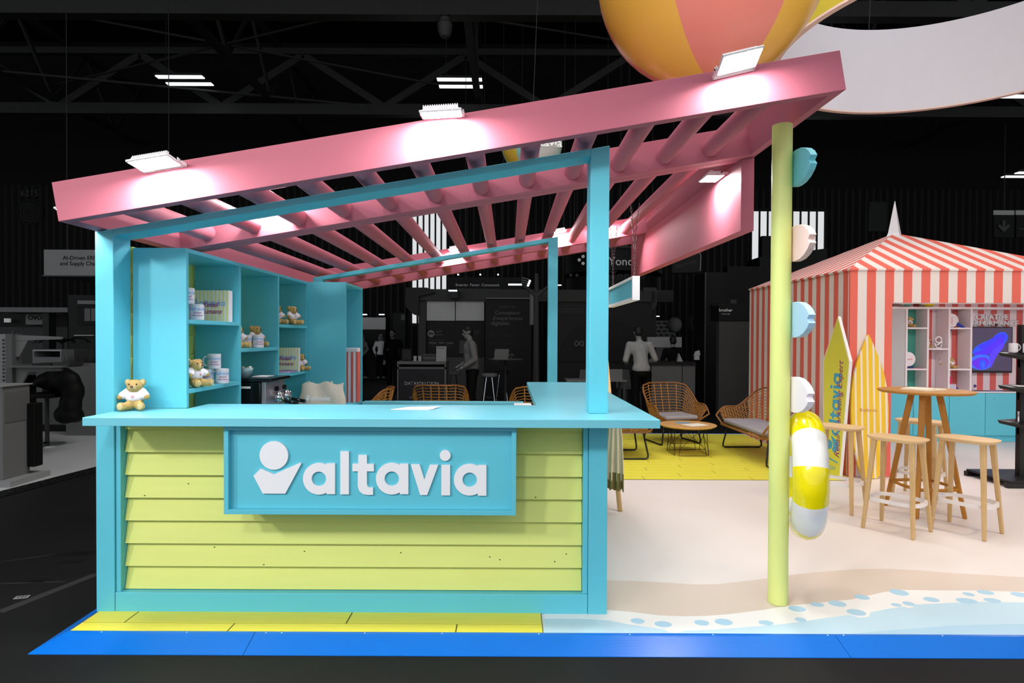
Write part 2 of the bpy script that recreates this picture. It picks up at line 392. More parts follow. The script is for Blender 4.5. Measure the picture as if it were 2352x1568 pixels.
for x in (-2.05, -1.62, -1.22, -1.14, -0.72, -0.33, 0.16, 0.62, 1.04, 1.62, 1.70, 2.2, 2.9):
    MB().lathe([(0.004, 0), (0.003, 0.0015)], 8, (x, 3.062, 0.006)).build('rivet', RIVET, edge)
# ------------------------------------------------------------------ kiosk: front portal frame
def zroof(x): return 2.735 + (x - 1.663) * 0.1715      # underside of the sloping pink frame
def portal(name, label, y0, y1, xl0, xl1, xr0, xr1, split):
    t = thing(name, label, 'frame', (0, 0, 0)); hb = .043
    def post(x0, x1, za): MB().hexa([(x0, y0, za), (x1, y0, za), (x1, y1, za), (x0, y1, za), (x0, y0, zroof(x0) - .004), (x1, y0, zroof(x1) - .004), (x1, y1, zroof(x1) - .004), (x0, y1, zroof(x0) - .004)]).build('post', TEAL, t, bevel=.003)
    post(xl0, xl1, 0.0); post(xr0, xr1, split if split else 0.0)
    if split: MB().box(xr0, xr1, y0, y1, 0, 1.0495).build('lower_post', TEAL, t, bevel=.003)
    MB().hexa([(xl1, y0, zroof(xl1) - hb), (xr0, y0, zroof(xr0) - hb), (xr0, y1, zroof(xr0) - hb), (xl1, y1, zroof(xl1) - hb), (xl1, y0, zroof(xl1) - .004), (xr0, y0, zroof(xr0) - .004), (xr0, y1, zroof(xr0) - .004), (xl1, y1, zroof(xl1) - .004)]).build('top_beam', TEAL, t, bevel=.003)
    return t
pf = portal('portal_frame', 'turquoise front frame of the kiosk with sloping top beam', 3.294, 3.444, -2.233, -2.134, 0.438, 0.540, 1.0935)
portal('portal_frame', 'turquoise rear frame of the kiosk seen behind the counter', 6.20, 6.30, -1.99, -1.89, 0.400, 0.498, 0.0)
# counter base with lapped siding boards
cb = thing('counter_base', 'lime lapped-board counter front with turquoise frame', 'counter', (-0.85, 3.35, 0))
def LB(mb, *a, **k): mb.v = [(x + 0.85, y - 3.35, z) for x, y, z in mb.v]; return mb.build(*a, **k)
LB(MB().box(-2.132, 0.436, 3.296, 3.36, 0.0, 0.108), 'bottom_rail', TEAL, cb, bevel=.003)
LB(MB().box(-2.132, -2.106, 3.305, 3.40, 0.108, 1.048), 'side_trim', TEAL, cb, bevel=.002)
LB(MB().box(0.410, 0.436, 3.305, 3.40, 0.108, 1.048), 'side_trim', TEAL, cb, bevel=.002)
LB(MB().box(-2.105, 0.409, 3.378, 3.40, 0.108, 1.048), 'backing_panel', mat('backing_lime', 'A9B352', 0.7), cb)
bh = 0.1255
for i in range(8):
    z0 = 0.112 + bh * i; z1 = min(z0 + bh + 0.012, 1.048)
    yb = 3.336; yt = yb + 0.032 * (z1 - z0) / (bh + .012)
    q = [(-2.102, yb), (-2.102, yb)]
    mb = MB().hexa([(-2.104, yb, z0), (0.408, yb, z0), (0.408, yb + .012, z0), (-2.104, yb + .012, z0), (-2.104, yt, z1), (0.408, yt, z1), (0.408, yt + .010, z1), (-2.104, yt + .010, z1)])
    LB(mb, 'siding_board', LIME, cb, bevel=.0015)
for (px, py) in ((431, 1111), (334, 1137), (490, 1258), (698, 1267), (607, 1295), (920, 1270), (1148, 1285), (1125, 1279), (1274, 1289), (1301, 1273), (1084, 1302), (1230, 1141)):
    c = at(px, py, 3.345); row = int((c.z - 0.112) / bh); fz = (c.z - 0.112 - row * bh) / (bh + .012); y = 3.336 + .032 * fz
    mb = MB(); n = 8
    mb.add([(c.x + .0048 * math.cos(6.283 * k / n), y - .0006 + .00058 * math.sin(6.283 * k / n), c.z + .0028 * math.sin(6.283 * k / n)) for k in range(n)] + [(c.x, y + .004, c.z)], [tuple(range(n))] + [((k + 1) % n, k, n) for k in range(n)])
    LB(mb, 'screw_hole', HOLE, cb)
# worktop
ct = MB().prism([(-2.133, 3.047), (0.762, 3.047), (0.762, 5.65), (0.170, 5.65), (0.170, 3.69), (-1.818, 3.69), (-1.818, 3.447), (-2.133, 3.447)], 1.05, 1.093, 'xy').build('worktop', TEALTOP, bevel=.002)
tag(ct, 'turquoise L-shaped kiosk worktop above the lime boards', 'worktop')
sb = MB().box(0.446, 0.532, 3.46, 5.55, 0, 1.05).build('side_panel', TEAL); tag(sb, 'turquoise panel closing the right side of the kiosk counter', 'panel')
# sign on the front
sg = thing('sign_board', 'turquoise framed sign with white raised company lettering on the counter front', 'sign', (-0.704, 3.10, 0.594))
def S(mb, *a, **k): mb.v = [(x + 0.704, y - 3.10, z - 0.594) for x, y, z in mb.v]; return mb.build(*a, **k)
SX0, SX1, SZ0, SZ1 = -1.450, 0.042, 0.594, 1.046
S(MB().box(SX0 + .02, SX1 - .02, 3.135, 3.30, SZ0 + .02, SZ1 - .004), 'sign_panel', TEAL, sg)
S(MB().box(SX0, SX1, 3.10, 3.29, SZ0, SZ0 + .024), 'frame_rail', TEAL, sg, bevel=.0015)
S(MB().box(SX0, SX1, 3.10, 3.29, SZ1 - .022, SZ1), 'frame_rail', TEAL, sg, bevel=.0015)
S(MB().box(SX0, SX0 + .024, 3.10, 3.29, SZ0 + .024, SZ1 - .022), 'frame_stile', TEAL, sg, bevel=.0015)
S(MB().box(SX1 - .024, SX1, 3.10, 3.29, SZ0 + .024, SZ1 - .022), 'frame_stile', TEAL, sg, bevel=.0015)
logo(sg, LETTER, Matrix.Translation((-0.705 + 0.704 - 0.004, 3.1345 - 3.10, 0.828 - 0.594)) @ RX90, 1.197, 0.012)
# sheet of paper
pp = MB().hexa([(-.115, -.06, 0), (.10, -.07, 0), (.135, .05, 0), (-.03, .075, 0), (-.115, -.06, .0015), (.10, -.07, .0015), (.135, .05, .0015), (-.03, .075, .0015)]).add([(-.03, -.02, .003), (.12, -.055, .002), (.15, .05, .006), (.02, .06, .003), (-.03, -.02, .004), (.12, -.055, .003), (.15, .05, .007), (.02, .06, .004)], [(3, 2, 1, 0), (4, 5, 6, 7), (0, 1, 5, 4), (1, 2, 6, 5), (2, 3, 7, 6), (3, 0, 4, 7)]).build('paper', mat('paper_white', 'F0EEF4', 0.7, 0.2, 0.01))
g = gr(948, 938, 1.093); pp.location = (g.x, g.y, 1.0935); tag(pp, 'white sheets of paper lying on the turquoise worktop', 'paper')
# ------------------------------------------------------------------ pergola roof
SL = math.atan(0.1715); cs, sn = math.cos(SL), math.sin(SL)
roof = thing('pergola_roof', 'sloping pink pergola roof with round bars over the kiosk', 'roof', (0, 0, 0))
XL, XR, HB = -2.233, 1.663, 0.196
def slab(x0, x1, y0, y1, lo=0.0, hi=HB):   # box in the roof's own slope; x measured along the underside
    def p(x, h): return (x - sn * h, zroof(x) + cs * h)
    (a, az), (b, bz), (c, cz), (d, dz) = p(x0, lo), p(x1, lo), p(x1, hi), p(x0, hi)
    return MB().hexa([(a, y0, az), (b, y0, bz), (b, y1, bz), (a, y1, az), (d, y0, dz), (c, y0, cz), (c, y1, cz), (d, y1, dz)])
for y0, y1 in ((3.027, 3.087), (4.06, 4.148), (4.152, 4.24), (7.05, 7.13), (7.86, 7.92)):
    slab(XL, XR, y0, y1).build('cross_beam', PINK, roof, bevel=.002)
slab(XL, XL + .06, 3.087, 4.06).build('side_beam', PINK, roof, bevel=.002)
slab(XR - .06, XR, 3.087, 4.06).build('side_beam', PINK, roof, bevel=.002)
slab(XL, XL + .06, 4.24, 7.05).build('side_beam', PINK, roof, bevel=.002)
slab(XL, XL + .06, 7.13, 7.86).build('side_beam', PINK, roof, bevel=.002)
slab(XR - .06, XR, 4.24, 7.05).build('side_beam', PINK, roof, bevel=.002)
slab(XR - .06, XR, 7.13, 7.86).build('side_beam', PINK, roof, bevel=.002)
tubemesh = {}
for k in range(-7, 5):
    x = 0.13 + 0.303 * k
    for y0, y1 in ((3.087, 4.06), (4.24, 7.05), (7.13, 7.86)):
        key = (y0, y1)
        if key not in tubemesh:
            mb = MB().tube([(0, y0, 0), (0, y1, 0)], 0.054, 24); tubemesh[key] = mb.mesh('round_bar', PINK)
        q = bpy.data.objects.new('round_bar', tubemesh[key]); COL.objects.link(q); q.parent = roof
        q.location = (x - sn * .082, 0, zroof(x) + .026 + .056)
        smooth_angle(q)
fb = MB().hexa([(1.575, 4.152, 2.235), (1.663, 4.152, 2.235), (1.663, 7.86, 2.285), (1.575, 7.86, 2.285), (1.575, 4.152, zroof(1.575) - .002), (1.663, 4.152, zroof(1.663) - .002), (1.663, 7.86, zroof(1.663) - .002), (1.575, 7.86, zroof(1.575) - .002)]).build('fascia_board', PINK, bevel=.002)
tag(fb, 'deep pink fascia box hanging along the right edge of the roof', 'fascia')
# floodlights
def floodlight(label, loc, roll, tilt, rz=0.0, w=0.20, d=0.135):
    t = thing('floodlight', label, 'floodlight', loc, 0, 'floodlights on the pink roof')
    t.rotation_euler = (Matrix.Rotation(rz, 4, 'Z') @ Matrix.Rotation(-roll, 4, 'Y') @ Matrix.Rotation(tilt, 4, 'X')).to_euler()
    MB().box(-w / 2, w / 2, -d, 0, 0, .012).build('bezel', LAMPW, t, bevel=.004)
    mb = MB().hexa([(-w * .44, -d * .88, .012), (w * .44, -d * .88, .012), (w * .44, -d * .08, .012), (-w * .44, -d * .08, .012), (-w * .38, -d * .72, .036), (w * .38, -d * .72, .036), (w * .38, -d * .12, .036), (-w * .38, -d * .12, .036)])
    mb.build('heat_sink_body', LAMPW, t)
    fins = MB()
    for i in range(16): x = -w * .40 + w * .80 * i / 15; fins.hexa([(x - .0022, -d * .93, .012), (x + .0022, -d * .93, .012), (x + .0022, -d * .7, .012), (x - .0022, -d * .7, .012), (x - .0022, -d * .76, .040), (x + .0022, -d * .76, .040), (x + .0022, -d * .6, .040), (x - .0022, -d * .6, .040)])
    fins.build('cooling_fins', LAMPW, t, kind='stuff')
    MB().box(-w / 2 + .010, w / 2 - .010, -d + .010, -.010, -.0015, .001).build('led_panel', LED, t)
    MB().prism([(-w * .52, -.05), (-w * .5, -.05), (-w * .5, .024), (w * .5, .024), (w * .5, -.05), (w * .52, -.05), (w * .52, .03), (-w * .52, .03)], .006, .024, 'xy').build('bracket', LAMPW, t)
    for q in (-1, 1): MB().tube([(q * w * .5, -.03, .02), (q * w * .54, -.03, .02)], .007, 8).build('hinge_bolt', CHROME, t)
    return t
def beamtop(x, y, up): return (x - sn * up, y, zroof(x) + cs * up)
floodlight('white floodlight on the lower left of the front pink beam', beamtop(-1.667, 2.99, 0.155), SL, -0.10)
floodlight('white floodlight at the middle of the front pink beam', beamtop(-0.295, 2.99, 0.175), SL * .4, 0.12)
floodlight('white floodlight at the upper right of the front pink beam', beamtop(1.13, 2.99, 0.160), SL * 1.4, -0.32)
floodlight('floodlight on the near inner beam shining above the shelf unit', beamtop(-1.53, 4.02, 0.285), SL, 0.0)
floodlight('floodlight above the left end of the rear turquoise frame', beamtop(-0.56, 7.01, 0.155), SL, 0.0)
floodlight('floodlight above the right corner of the rear turquoise frame', beamtop(0.58, 7.01, 0.155), SL, 0.0)
floodlight('floodlight behind the front right post over the side counter', beamtop(1.10, 7.01, 0.155), SL, 0.0)
floodlight('floodlight shining down the side of the pink fascia', (1.555, 4.50, zroof(1.5) - .03), 0.0, 0.0, -math.pi / 2)
floodlight('small floodlight sticking out beyond the left roof edge', (-2.255, 3.30, 2.150), SL, 0.0, -math.pi / 2)
# ------------------------------------------------------------------ flower pole and ring
pc = gr(1793, 1387); PCX, PCY, PR = 1.540, 3.455, 0.054
pole = MB().lathe([(PR, 0.003), (PR, zroof(PCX) + .012 - .02)], 32, (PCX, PCY, 0)).build('roof_pole', POLE); smooth_angle(pole)
tag(pole, 'round lime pole carrying the right end of the pink roof', 'pole')
def petal(label, hexc, zc, w=.215, h=.20, yaw=-math.pi / 2):
    t = thing('tulip_leaf', label, 'decoration', (PCX + PR + .018, PCY - .01, zc), yaw, 'cut-out leaves fixed along the pole')
    low = [(0, -h * .49), (w * .20, -h * .50), (w * .45, -h * .47), (w * .68, -h * .38), (w * .86, -h * .25), (w * .97, -h * .11), (w * .86, h * .0)]
    MB().prism(low + [(x, -y) for x, y in low[:-1]][::-1], -.018, .018, 'xz').build('leaf_board', mat('leaf_' + hexc, hexc, .5, .3, .02), t, bevel=.002)
    MB().box(-.004, .03, .0181, .022, -.07, .07).build('fixing_plate', mat('fixing_steel', 'B8B0B4', .4, .4), t)
    return t
petal('turquoise cut-out leaf at the top of the lime pole', '7CD3E2', 2.455)
petal('pale pink cut-out leaf on the lime pole', 'F0D2CC', 2.035)
petal('light blue cut-out leaf halfway up the lime pole', 'AFD4EE', 1.609)
petal('white cut-out leaf on the pole just above the inflatable ring', 'F3EAF2', 1.190)
RY = mat('inflatable_yellow', 'F2E000', 0.18, 0.5, 0.01, 3, 0.12, 14, coat=.4); RWm = mat('inflatable_white', 'EFEBE6', 0.2, 0.5, 0.01, 3, 0.12, 14, coat=.4)
rg = MB(); n, k = 80, 24; R0, r0 = .277, .093
vs = []; fs = []; ms = []
for i in range(n):
    a = 2 * math.pi * i / n
    for j in range(k):
        b = 2 * math.pi * j / k
        wr = 1 + .012 * math.sin(a * 20) * (0.5 + 0.5 * math.cos(b)) + .008 * math.sin(a * 37 + 1)
        if j == 0: wr += .03
        rr = R0 + r0 * math.cos(b) * wr
        vs.append((rr * math.cos(a), r0 * math.sin(b) * wr * .98, rr * math.sin(a)))
for i in range(n):
    for j in range(k):
        fs.append((i * k + j, i * k + (j + 1) % k, ((i + 1) % n) * k + (j + 1) % k, ((i + 1) % n) * k + j))
        ms.append(0 if int(((i + n / 20 + n * 0.5) % n) // (n / 10)) % 2 == 0 else 1)
rg.v = vs; rg.f = fs; rg.m = ms
ringo = rg.build('swim_ring', [RY, RWm], smooth=True)
ringo.rotation_euler = (0, 0, math.radians(70)); ringo.location = (1.732, 3.545, 0.715)
tag(ringo, 'inflatable swim ring in yellow and white segments hung on the lime pole', 'swim ring')
# hanging side sign with chains
hs = thing('hanging_sign', 'turquoise panel in a white frame hanging on chains behind the right post', 'sign', (0, 0, 0))
hx = 1.085; hy0, hy1, hz0, hz1 = 5.2, 6.5, 1.828, 2.034
MB().box(hx - .015, hx + .015, hy0 + .02, hy1 - .02, hz0 + .02, hz1 - .02).build('sign_panel', TEAL, hs)
for (a, b, c, d) in ((hy0, hy1, hz0, hz0 + .024), (hy0, hy1, hz1 - .024, hz1), (hy0, hy0 + .03, hz0 + .024, hz1 - .024), (hy1 - .03, hy1, hz0 + .024, hz1 - .024)):
    MB().box(hx - .032, hx + .032, a, b, c, d).build('frame_rail', WHITE, hs, bevel=.002)
CH = mat('chain_steel', '8C7C80', 0.3, 0.5, 0.0, metal=.8)
def chain(a, b, parent):
    a, b = Vector(a), Vector(b); n = max(2, int((b - a).length / .03)); d = (b - a) / n
    mb = MB(); q = d.normalized().to_track_quat('Z', 'Y').to_matrix()
    for i in range(n):
        c = a + d * (i + .5); L, W = .021, .008
        pts = []
        for t in range(10):
            an = 2 * math.pi * t / 10; u, v = W * math.cos(an), (L - W) * (1 if math.sin(an) > 0 else -1) * .8 + W * math.sin(an)
            p = Vector((u, 0, v)) if i % 2 else Vector((0, u, v))
            pts.append(c + q @ p)
        mb.tube(pts, .0022, 5, closed=True)
    mb.build('chain', CH, parent)
for y in (5.28, 6.36):
    jz = hz1 + .25
    chain((hx, y, hz1), (hx, y, jz), hs)
    chain((hx, y, jz), (hx - .035, y, zroof(hx) + .02), hs); chain((hx, y, jz), (hx + .04, y, zroof(hx) + .03), hs)
# ------------------------------------------------------------------ exhibition hall
G = lambda n: mat('hall_grey_%02d' % n, '%02x%02x%02x' % (n, n, n), 0.6, 0.25, 0.06, 2.0)
WALLM = mat('dark_cladding', '0C0C0C', 0.7, 0.15, 0.1)
RIB = mat('dark_cladding_rib', '141414', 0.6, 0.2, 0.1)
BLACK = mat('hall_black', '0A0A0A', 0.6, 0.2, 0.0)
STEEL = mat('truss_steel', '2A2A2A', 0.5, 0.3, 0.1)
PRINT = mat('print_grey', '8A8A8A', 0.6, 0.2, 0.0); PRINTD = mat('print_dark_grey', '4A4A4A', 0.6, 0.2, 0.0); PRINTW = mat('print_white', 'D8D8D8', 0.6, 0.2, 0.0)
YB = 24.0
wb = MB().box(-45, 45, YB, YB + .3, FZ, 13).build('wall_back', WALLM); struct(wb)
rb = MB(); x = -26.0
while x < 26: rb.hexa([(x, YB - .05, 0.5), (x + .10, YB - .05, .5), (x + .14, YB, .5), (x - .04, YB, .5), (x, YB - .05, 7.4), (x + .10, YB - .05, 7.4), (x + .14, YB, 7.4), (x - .04, YB, 7.4)]); x += .27
rb.build('cladding_ribs', RIB, wb, kind='stuff')
struct(MB().box(-45.3, -45, -6, 27, FZ, 13).build('wall_left', WALLM)); struct(MB().box(45, 45.3, -6, 27, FZ, 13).build('wall_right', WALLM))
struct(MB().box(-45, 45, -6, 27, 13, 13.2).build('ceiling', BLACK))
PANE = mat('lit_window_sheet', 'C8C8C8', 0.5, 0.2, 0.03, emit='E6E8EA', estr=0.72)
def window(name, x0, x1, z0, z1, n):
    w_ = MB().box(x0 - .12, x1 + .12, YB - .06, YB - .01, z0 - .12, z1 + .12).build(name, BLACK); struct(w_)
    d = (x1 - x0) / n
    for i in range(n): MB().box(x0 + d * i + .035, x0 + d * (i + 1) - .035, YB - .09, YB - .065, z0, z1).build('pane', PANE, w_)
    for i in range(n + 1): MB().box(x0 + d * i - .03, x0 + d * i + .03, YB - .13, YB - .065, z0, z1).build('mullion', G(18), w_)
a, b = at(946, 672, YB), at(1028, 486, YB); window('window_1', a.x, b.x, a.z - 1.2, b.z, 6)
a, b = at(1722, 640, YB), at(1892, 487, YB); window('window_2', a.x, b.x, a.z - .8, b.z, 9)
# roof trusses
def bar(p, q, w, h):
    p, q = Vector(p), Vector(q); d = (q - p).normalized(); s = d.cross(Vector((0, 0, 1)))
    s = s.normalized() if s.length > 1e-4 else Vector((1, 0, 0)); u = s.cross(d)
    c = [(-w, -h), (w, -h), (w, h), (-w, h)]
    return [p + s * a * .5 + u * b * .5 for a, b in c] + [q + s * a * .5 + u * b * .5 for a, b in c]
HEX = [(3, 2, 1, 0), (4, 5, 6, 7), (0, 1, 5, 4), (1, 2, 6, 5), (2, 3, 7, 6), (3, 0, 4, 7)]
def bars(name, lst, m, parent):
    for p, q, w_, h in lst: MB().add(bar(p, q, w_, h), HEX).build(name, m, parent)
for k, (y, zl, zh, lab) in enumerate(((13.6, 8.75, 11.2, 'nearest dark steel roof truss spanning the hall ceiling'), (19.6, 8.75, 10.6, 'far dark steel roof truss with lit lower chord'))):
    t = thing('roof_truss', lab, 'truss', (0, y, zl), 0, 'steel trusses under the hall roof')
    bars('lower_chord', [((-24, 0, 0), (24, 0, 0), .30, .34)], STEEL, t); bars('upper_chord', [((-24, 0, zh - zl), (24, 0, zh - zl), .2, .2)], STEEL, t)
    x = -21.0 + k * 1.4
    while x < 21: bars('brace', [((x, 0, .1), (x + 2.6, 0, zh - zl - .1), .12, .22), ((x + 5.2, 0, .1), (x + 2.6, 0, zh - zl - .1), .12, .22)], STEEL, t); x += 5.2
for k, (x, lab) in enumerate(((-14.5, 'dark long roof girder at the far left of the ceiling'), (-7.6, 'dark long roof girder above the lower left floodlight'), (-1.0, 'dark long roof girder above the kiosk middle'), (9.5, 'dark long roof girder right of the white ring banner'), (15.5, 'dark long roof girder at the far right of the ceiling'))):
    t = thing('roof_girder', lab, 'girder', (x, 14, 8.75), 0, 'steel girders running to the back of the hall')
    bars('lower_chord', [((0, -7, .3), (0, 9.8, .3), .2, .16)], STEEL, t); bars('upper_chord', [((0, -7, 2.3), (0, 9.8, 2.3), .16, .16)], STEEL, t)
    y = -6.5
    while y < 9: bars('brace', [((0, y, .3), (0, y + 1.5, 2.3), .08, .1), ((0, y + 3, .3), (0, y + 1.5, 2.3), .08, .1)], STEEL, t); y += 3
t = thing('tie_rods', 'thin crossing tie rods under the hall ceiling', 'tie rods', (0, 16, 8.8))
bars('rod', [((-17, -4, .5), (-2, 3, .5), .05, .05), ((-14, 3, .5), (3, -4, .5), .05, .05), ((-12, -3, 1.2), (8, 3, 1.2), .05, .05), ((-20, 0, .2), (-4, 4, .2), .06, .06), ((4, -4, .5), (20, 4, .5), .06, .06), ((8, 4, .4), (24, -3, .4), .06, .06)], STEEL, t)
LAMPB = mat('lit_tube', 'FFFFFF', 0.5, 0.2, 0.0, emit='F4F8FF', estr=1.3)
def batten(label, px0, py0, px1, py1, Y):
    a, b = at(px0, py0, Y), at(px1, py1, Y); t = thing('batten_light', label, 'ceiling light', (a + b) / 2, 0, 'battens under the hall roof')
    hw = (b.x - a.x) / 2
    for dy, dz in ((0, 0), (.55, .02)):
        MB().box(-hw, hw, dy - .1, dy + .1, 0.03 + dz, .1 + dz).build('casing', STEEL, t); MB().box(-hw, hw, dy - .09, dy + .09, dz, .03 + dz).build('lit_tube', LAMPB, t)
    MB().box(-hw * .6 - .01, -hw * .6 + .01, -.01, .01, .1, 3.5).build('drop_wire', STEEL, t)
    return t
batten('glowing ceiling batten above the lower left floodlight', 360, 178, 467, 178, 18.0)
batten('glowing ceiling batten above the middle floodlight', 1004, 184, 1107, 184, 18.0)
batten('glowing ceiling batten cut by the right picture edge under the ring banner', 2335, 398, 2420, 398, 20.0)
batten('glowing ceiling batten just below the white ring banner at the right edge', 2330, 208, 2440, 203, 16.0)
e = MB().lathe([(.02, .35), (.10, .30), (.12, .1), (.17, .06), (.15, -.12), (.10, -.22), (.03, -.25)][::-1], 16).build('bay_lamp', G(60)); e.location = at(1022, 62, 13.6); smooth_angle(e); MB().tube([(0, 0, .3), (0, 0, 1.2)], .03, 6).build('drop_rod', STEEL, e); tag(e, 'small unlit bell-shaped lamp hanging from the near truss', 'lamp')
def spiral(label, px, py, Y, r, m, extra=None):
    c = at(px, py, Y); t = thing('spiral_sign', label, 'sign', c)
    MB().lathe([(r * 1.25, 0), (r * 1.25, .04)], 28).xf(RX90).build('disc', BLACK, t)
    pts = [((r * .12 + r * .85 * i / 70) * math.cos(i * .27), -.05, (r * .12 + r * .85 * i / 70) * math.sin(i * .27)) for i in range(71)]
    MB().tube(pts, r * .045, 5).build('spiral_line', m, t)
    if extra: text(extra, PRINTD, face(0, -.05, r * 1.75), t, width=r * 1.6)
    return t
spiral('large faint spiral emblem with hall number high on the left wall', 70, 487, 23.985, .42, mat('faint_print', '303030', .6, .2, 0), '6215')
spiral('spiral emblem on the back wall left of the tall black panel', 1606, 740, 23.985, .39, PRINTD)
# --- left: hanging sign, white stand and furniture
a, b = at(101, 632, 11.0), at(101, 573, 11.0)
t = thing('hanging_banner_box', 'grey hanging box sign reading AI-Driven ERP left of the kiosk', 'sign', (a.x, 11.0, a.z))
MB().box(0, 2.6, 0, 2.4, 0, b.z - a.z).build('box_body', G(128), t); MB().box(-.02, 2.62, -.02, 2.42, -.02, 0).build('bottom_rim', G(70), t)
for x in (.35, 2.2): MB().tube([(x, .1, b.z - a.z), (x, .1, 13 - a.z)], .008, 5).build('hanging_wire', STEEL, t)
text('AI-Driven ERP\nand Supply Chain', BLACK, face(.64, -.003, .255), t, width=.70, name='lettering', bold=.008)
t = thing('open_booth', 'low grey exhibition booth with canopy and posters at the far left', 'booth', (0, 0, 0))
A = lambda px, py, Y: at(px, py, Y)
def pbox(px0, py0, px1, py1, Y, d, name, m, parent=None, **k):
    a, b = at(px0, py1, Y), at(px1, py0, Y); return MB().box(a.x, b.x, Y, Y + d, a.z, b.z).build(name, m, parent, **k)
def pfloor(px0, py0, px1, Y, d, name, m, parent=None, z0=FZ, **k):
    a, b = at(px0, py0, Y), at(px1, py0, Y); return MB().box(a.x, b.x, Y, Y + d, z0, a.z).build(name, m, parent, **k)
pbox(-60, 706, 155, 716, 15.5, 1.6, 'canopy', G(120), t); pfloor(98, 718, 112, 15.6, .25, 'pillar', G(46), t)
pbox(-60, 751, 98, 860, 17.0, .1, 'back_wall', G(66), t); pbox(-60, 716, 155, 751, 17.1, .1, 'back_wall', G(26), t); pbox(115, 751, 155, 860, 17.0, .1, 'back_wall', G(60), t)
pbox(59, 722, 97, 745, 16.9, .05, 'poster', G(150), t); text('OVO', BLACK, face(at(80, 729, 16.88).x, 16.88, at(80, 729, 16.88).z), t, width=.38, bold=.01)
pbox(9, 731, 22, 740, 16.9, .05, 'lit_poster', mat('lit_poster', 'B0B0B0', .5, .2, 0, emit='C8C8C8', estr=.3), t)
c = at(32, 768, 16.98); text('infor', G(110), face(c.x, 16.98, c.z), t, width=.55)
MB().ell(at(117, 735, 16.8), .05).build('spot_bulb', LAMPB, t)
t = thing('poster_wall', 'dark wall panel with screen and two posters beside the left kiosk post', 'wall panel', (0, 0, 0))
pfloor(157, 677, 240, 14.0, .15, 'panel', G(30), t); pbox(178, 690, 240, 746, 13.95, .04, 'screen', G(12), t); pbox(178, 690, 240, 698, 13.93, .02, 'screen_header', G(130), t)
pbox(194, 708, 207, 737, 13.93, .02, 'sheet', G(110), t); pbox(209, 708, 222, 737, 13.93, .02, 'sheet', G(110), t); pbox(170, 769, 214, 771, 13.9, .1, 'light_strip', G(190), t)
def fronds(label, px, py, Y, n, L, m, droop=.5, z0=FZ):
    c = at(px, py, Y); t = thing('potted_palm', label, 'plant', (c.x, Y, z0))
    MB().lathe([(.14, 0), (.19, .35), (.17, .35), (.16, .30)], 16).build('pot', G(40), t); hh = c.z - z0
    MB().tube([(0, 0, .3), (.02, 0, hh)], .025, 8).build('stem', G(30), t)
    rnd = random.Random(px)
    for i in range(n):
        a = 6.283 * i / n + rnd.uniform(-.2, .2); l = L * rnd.uniform(.8, 1.15); mb = MB(); pts = []
        for k in range(9):
            u = k / 8; pts.append(Vector((math.cos(a) * l * u * .8, math.sin(a) * l * u * .8, hh + l * (.75 * u - droop * 1.3 * u * u))))
        for k in range(1, 9):
            p = pts[k]; d = (pts[k] - pts[k - 1]).normalized(); s = d.cross(Vector((0, 0, 1))).normalized()
            for sg in (-1, 1):
                q = p + (s * sg * .8 + d * .7) * L * .28 * (1.1 - k / 10) - Vector((0, 0, .04)); wv = d * .022
                mb.add([p - wv, p + wv, q], [(0, 1, 2)])
        mb.tube(pts, .008, 5); mb.build('frond', m, t)
    return t
LEAFD = mat('dark_leaf', '1E1E1E', .6, .2, .1)
fronds('dark potted palm beside the dark poster wall', 142, 790, 12.8, 11, .62, LEAFD)
t = thing('low_cabinet', 'low white open-topped cabinet behind the black bar stool', 'cabinet', (0, 0, 0))
pbox(75, 803, 141, 806, 10.5, .5, 'top', G(150), t); pbox(75, 806, 78, 850, 10.5, .5, 'side', G(110), t); pbox(138, 806, 141, 850, 10.5, .5, 'side', G(110), t); pbox(78, 820, 138, 850, 10.5, .5, 'body', G(100), t); pbox(141, 803, 170, 850, 10.5, .5, 'end_panel', G(75), t); pbox(78, 806, 138, 820, 10.9, .05, 'inner_back', G(24), t)
a = at(78, 850, 10.5); MB().box(a.x, at(170, 850, 10.5).x, 10.55, 11, FZ, a.z).build('plinth', G(80), t)
pl = thing('planter_box', 'grey planter box with grass left of the kiosk post', 'planter', (0, 0, 0))
pfloor(151, 834, 300, 9.2, .45, 'box', G(92), pl, z0=-.0035)
gm = MB(); rnd = random.Random(3); a, b = at(153, 834, 9.35), at(295, 834, 9.35)
for i in range(240):
    x = rnd.uniform(a.x, b.x); y = 9.25 + rnd.uniform(0, .35); h = rnd.uniform(.08, .2); dx = rnd.uniform(-.06, .06)
    gm.add([(x - .004, y, a.z), (x + .004, y, a.z), (x + dx, y + rnd.uniform(-.03, .03), a.z + h)], [(0, 1, 2)])
gm.build('grass_blades', LEAFD, pl, kind='stuff')
# white counter, pegboard and black stool at the left edge
wc = thing('white_counter', 'white info counter at the left picture edge', 'counter', (0, 0, 0))
MB().box(-5.9, -5.07, 6.10, 6.45, .05, .985).build('body', G(112), wc, bevel=.004); MB().box(-5.9, -4.93, 6.02, 6.55, -.0035, .05).build('plinth', G(140), wc)
MB().box(-5.92, -5.05, 6.08, 6.47, .985, 1.0).build('counter_top', G(140), wc, bevel=.003); MB().box(-5.0695, -5.064, 6.13, 6.43, .62, .93).build('inset_panel', G(96), wc)
sc_ = MB().box(-5.062, -4.985, 6.40, 6.52, .12, .79).build('black_display', BLACK, bevel=.006); tag(sc_, 'thin black upright display beside the white info counter', 'display')
pg = thing('pegboard_stand', 'white pegboard display with shelf arms at the left edge', 'display stand', (-.41, 0, 0))
MB().box(-6.4, -5.74, 7.5, 7.56, -.0035, 1.52).build('board', G(130), pg); MB().box(-5.74, -5.66, 7.45, 7.6, -.0035, 1.52).build('upright', G(88), pg)
hol = MB()
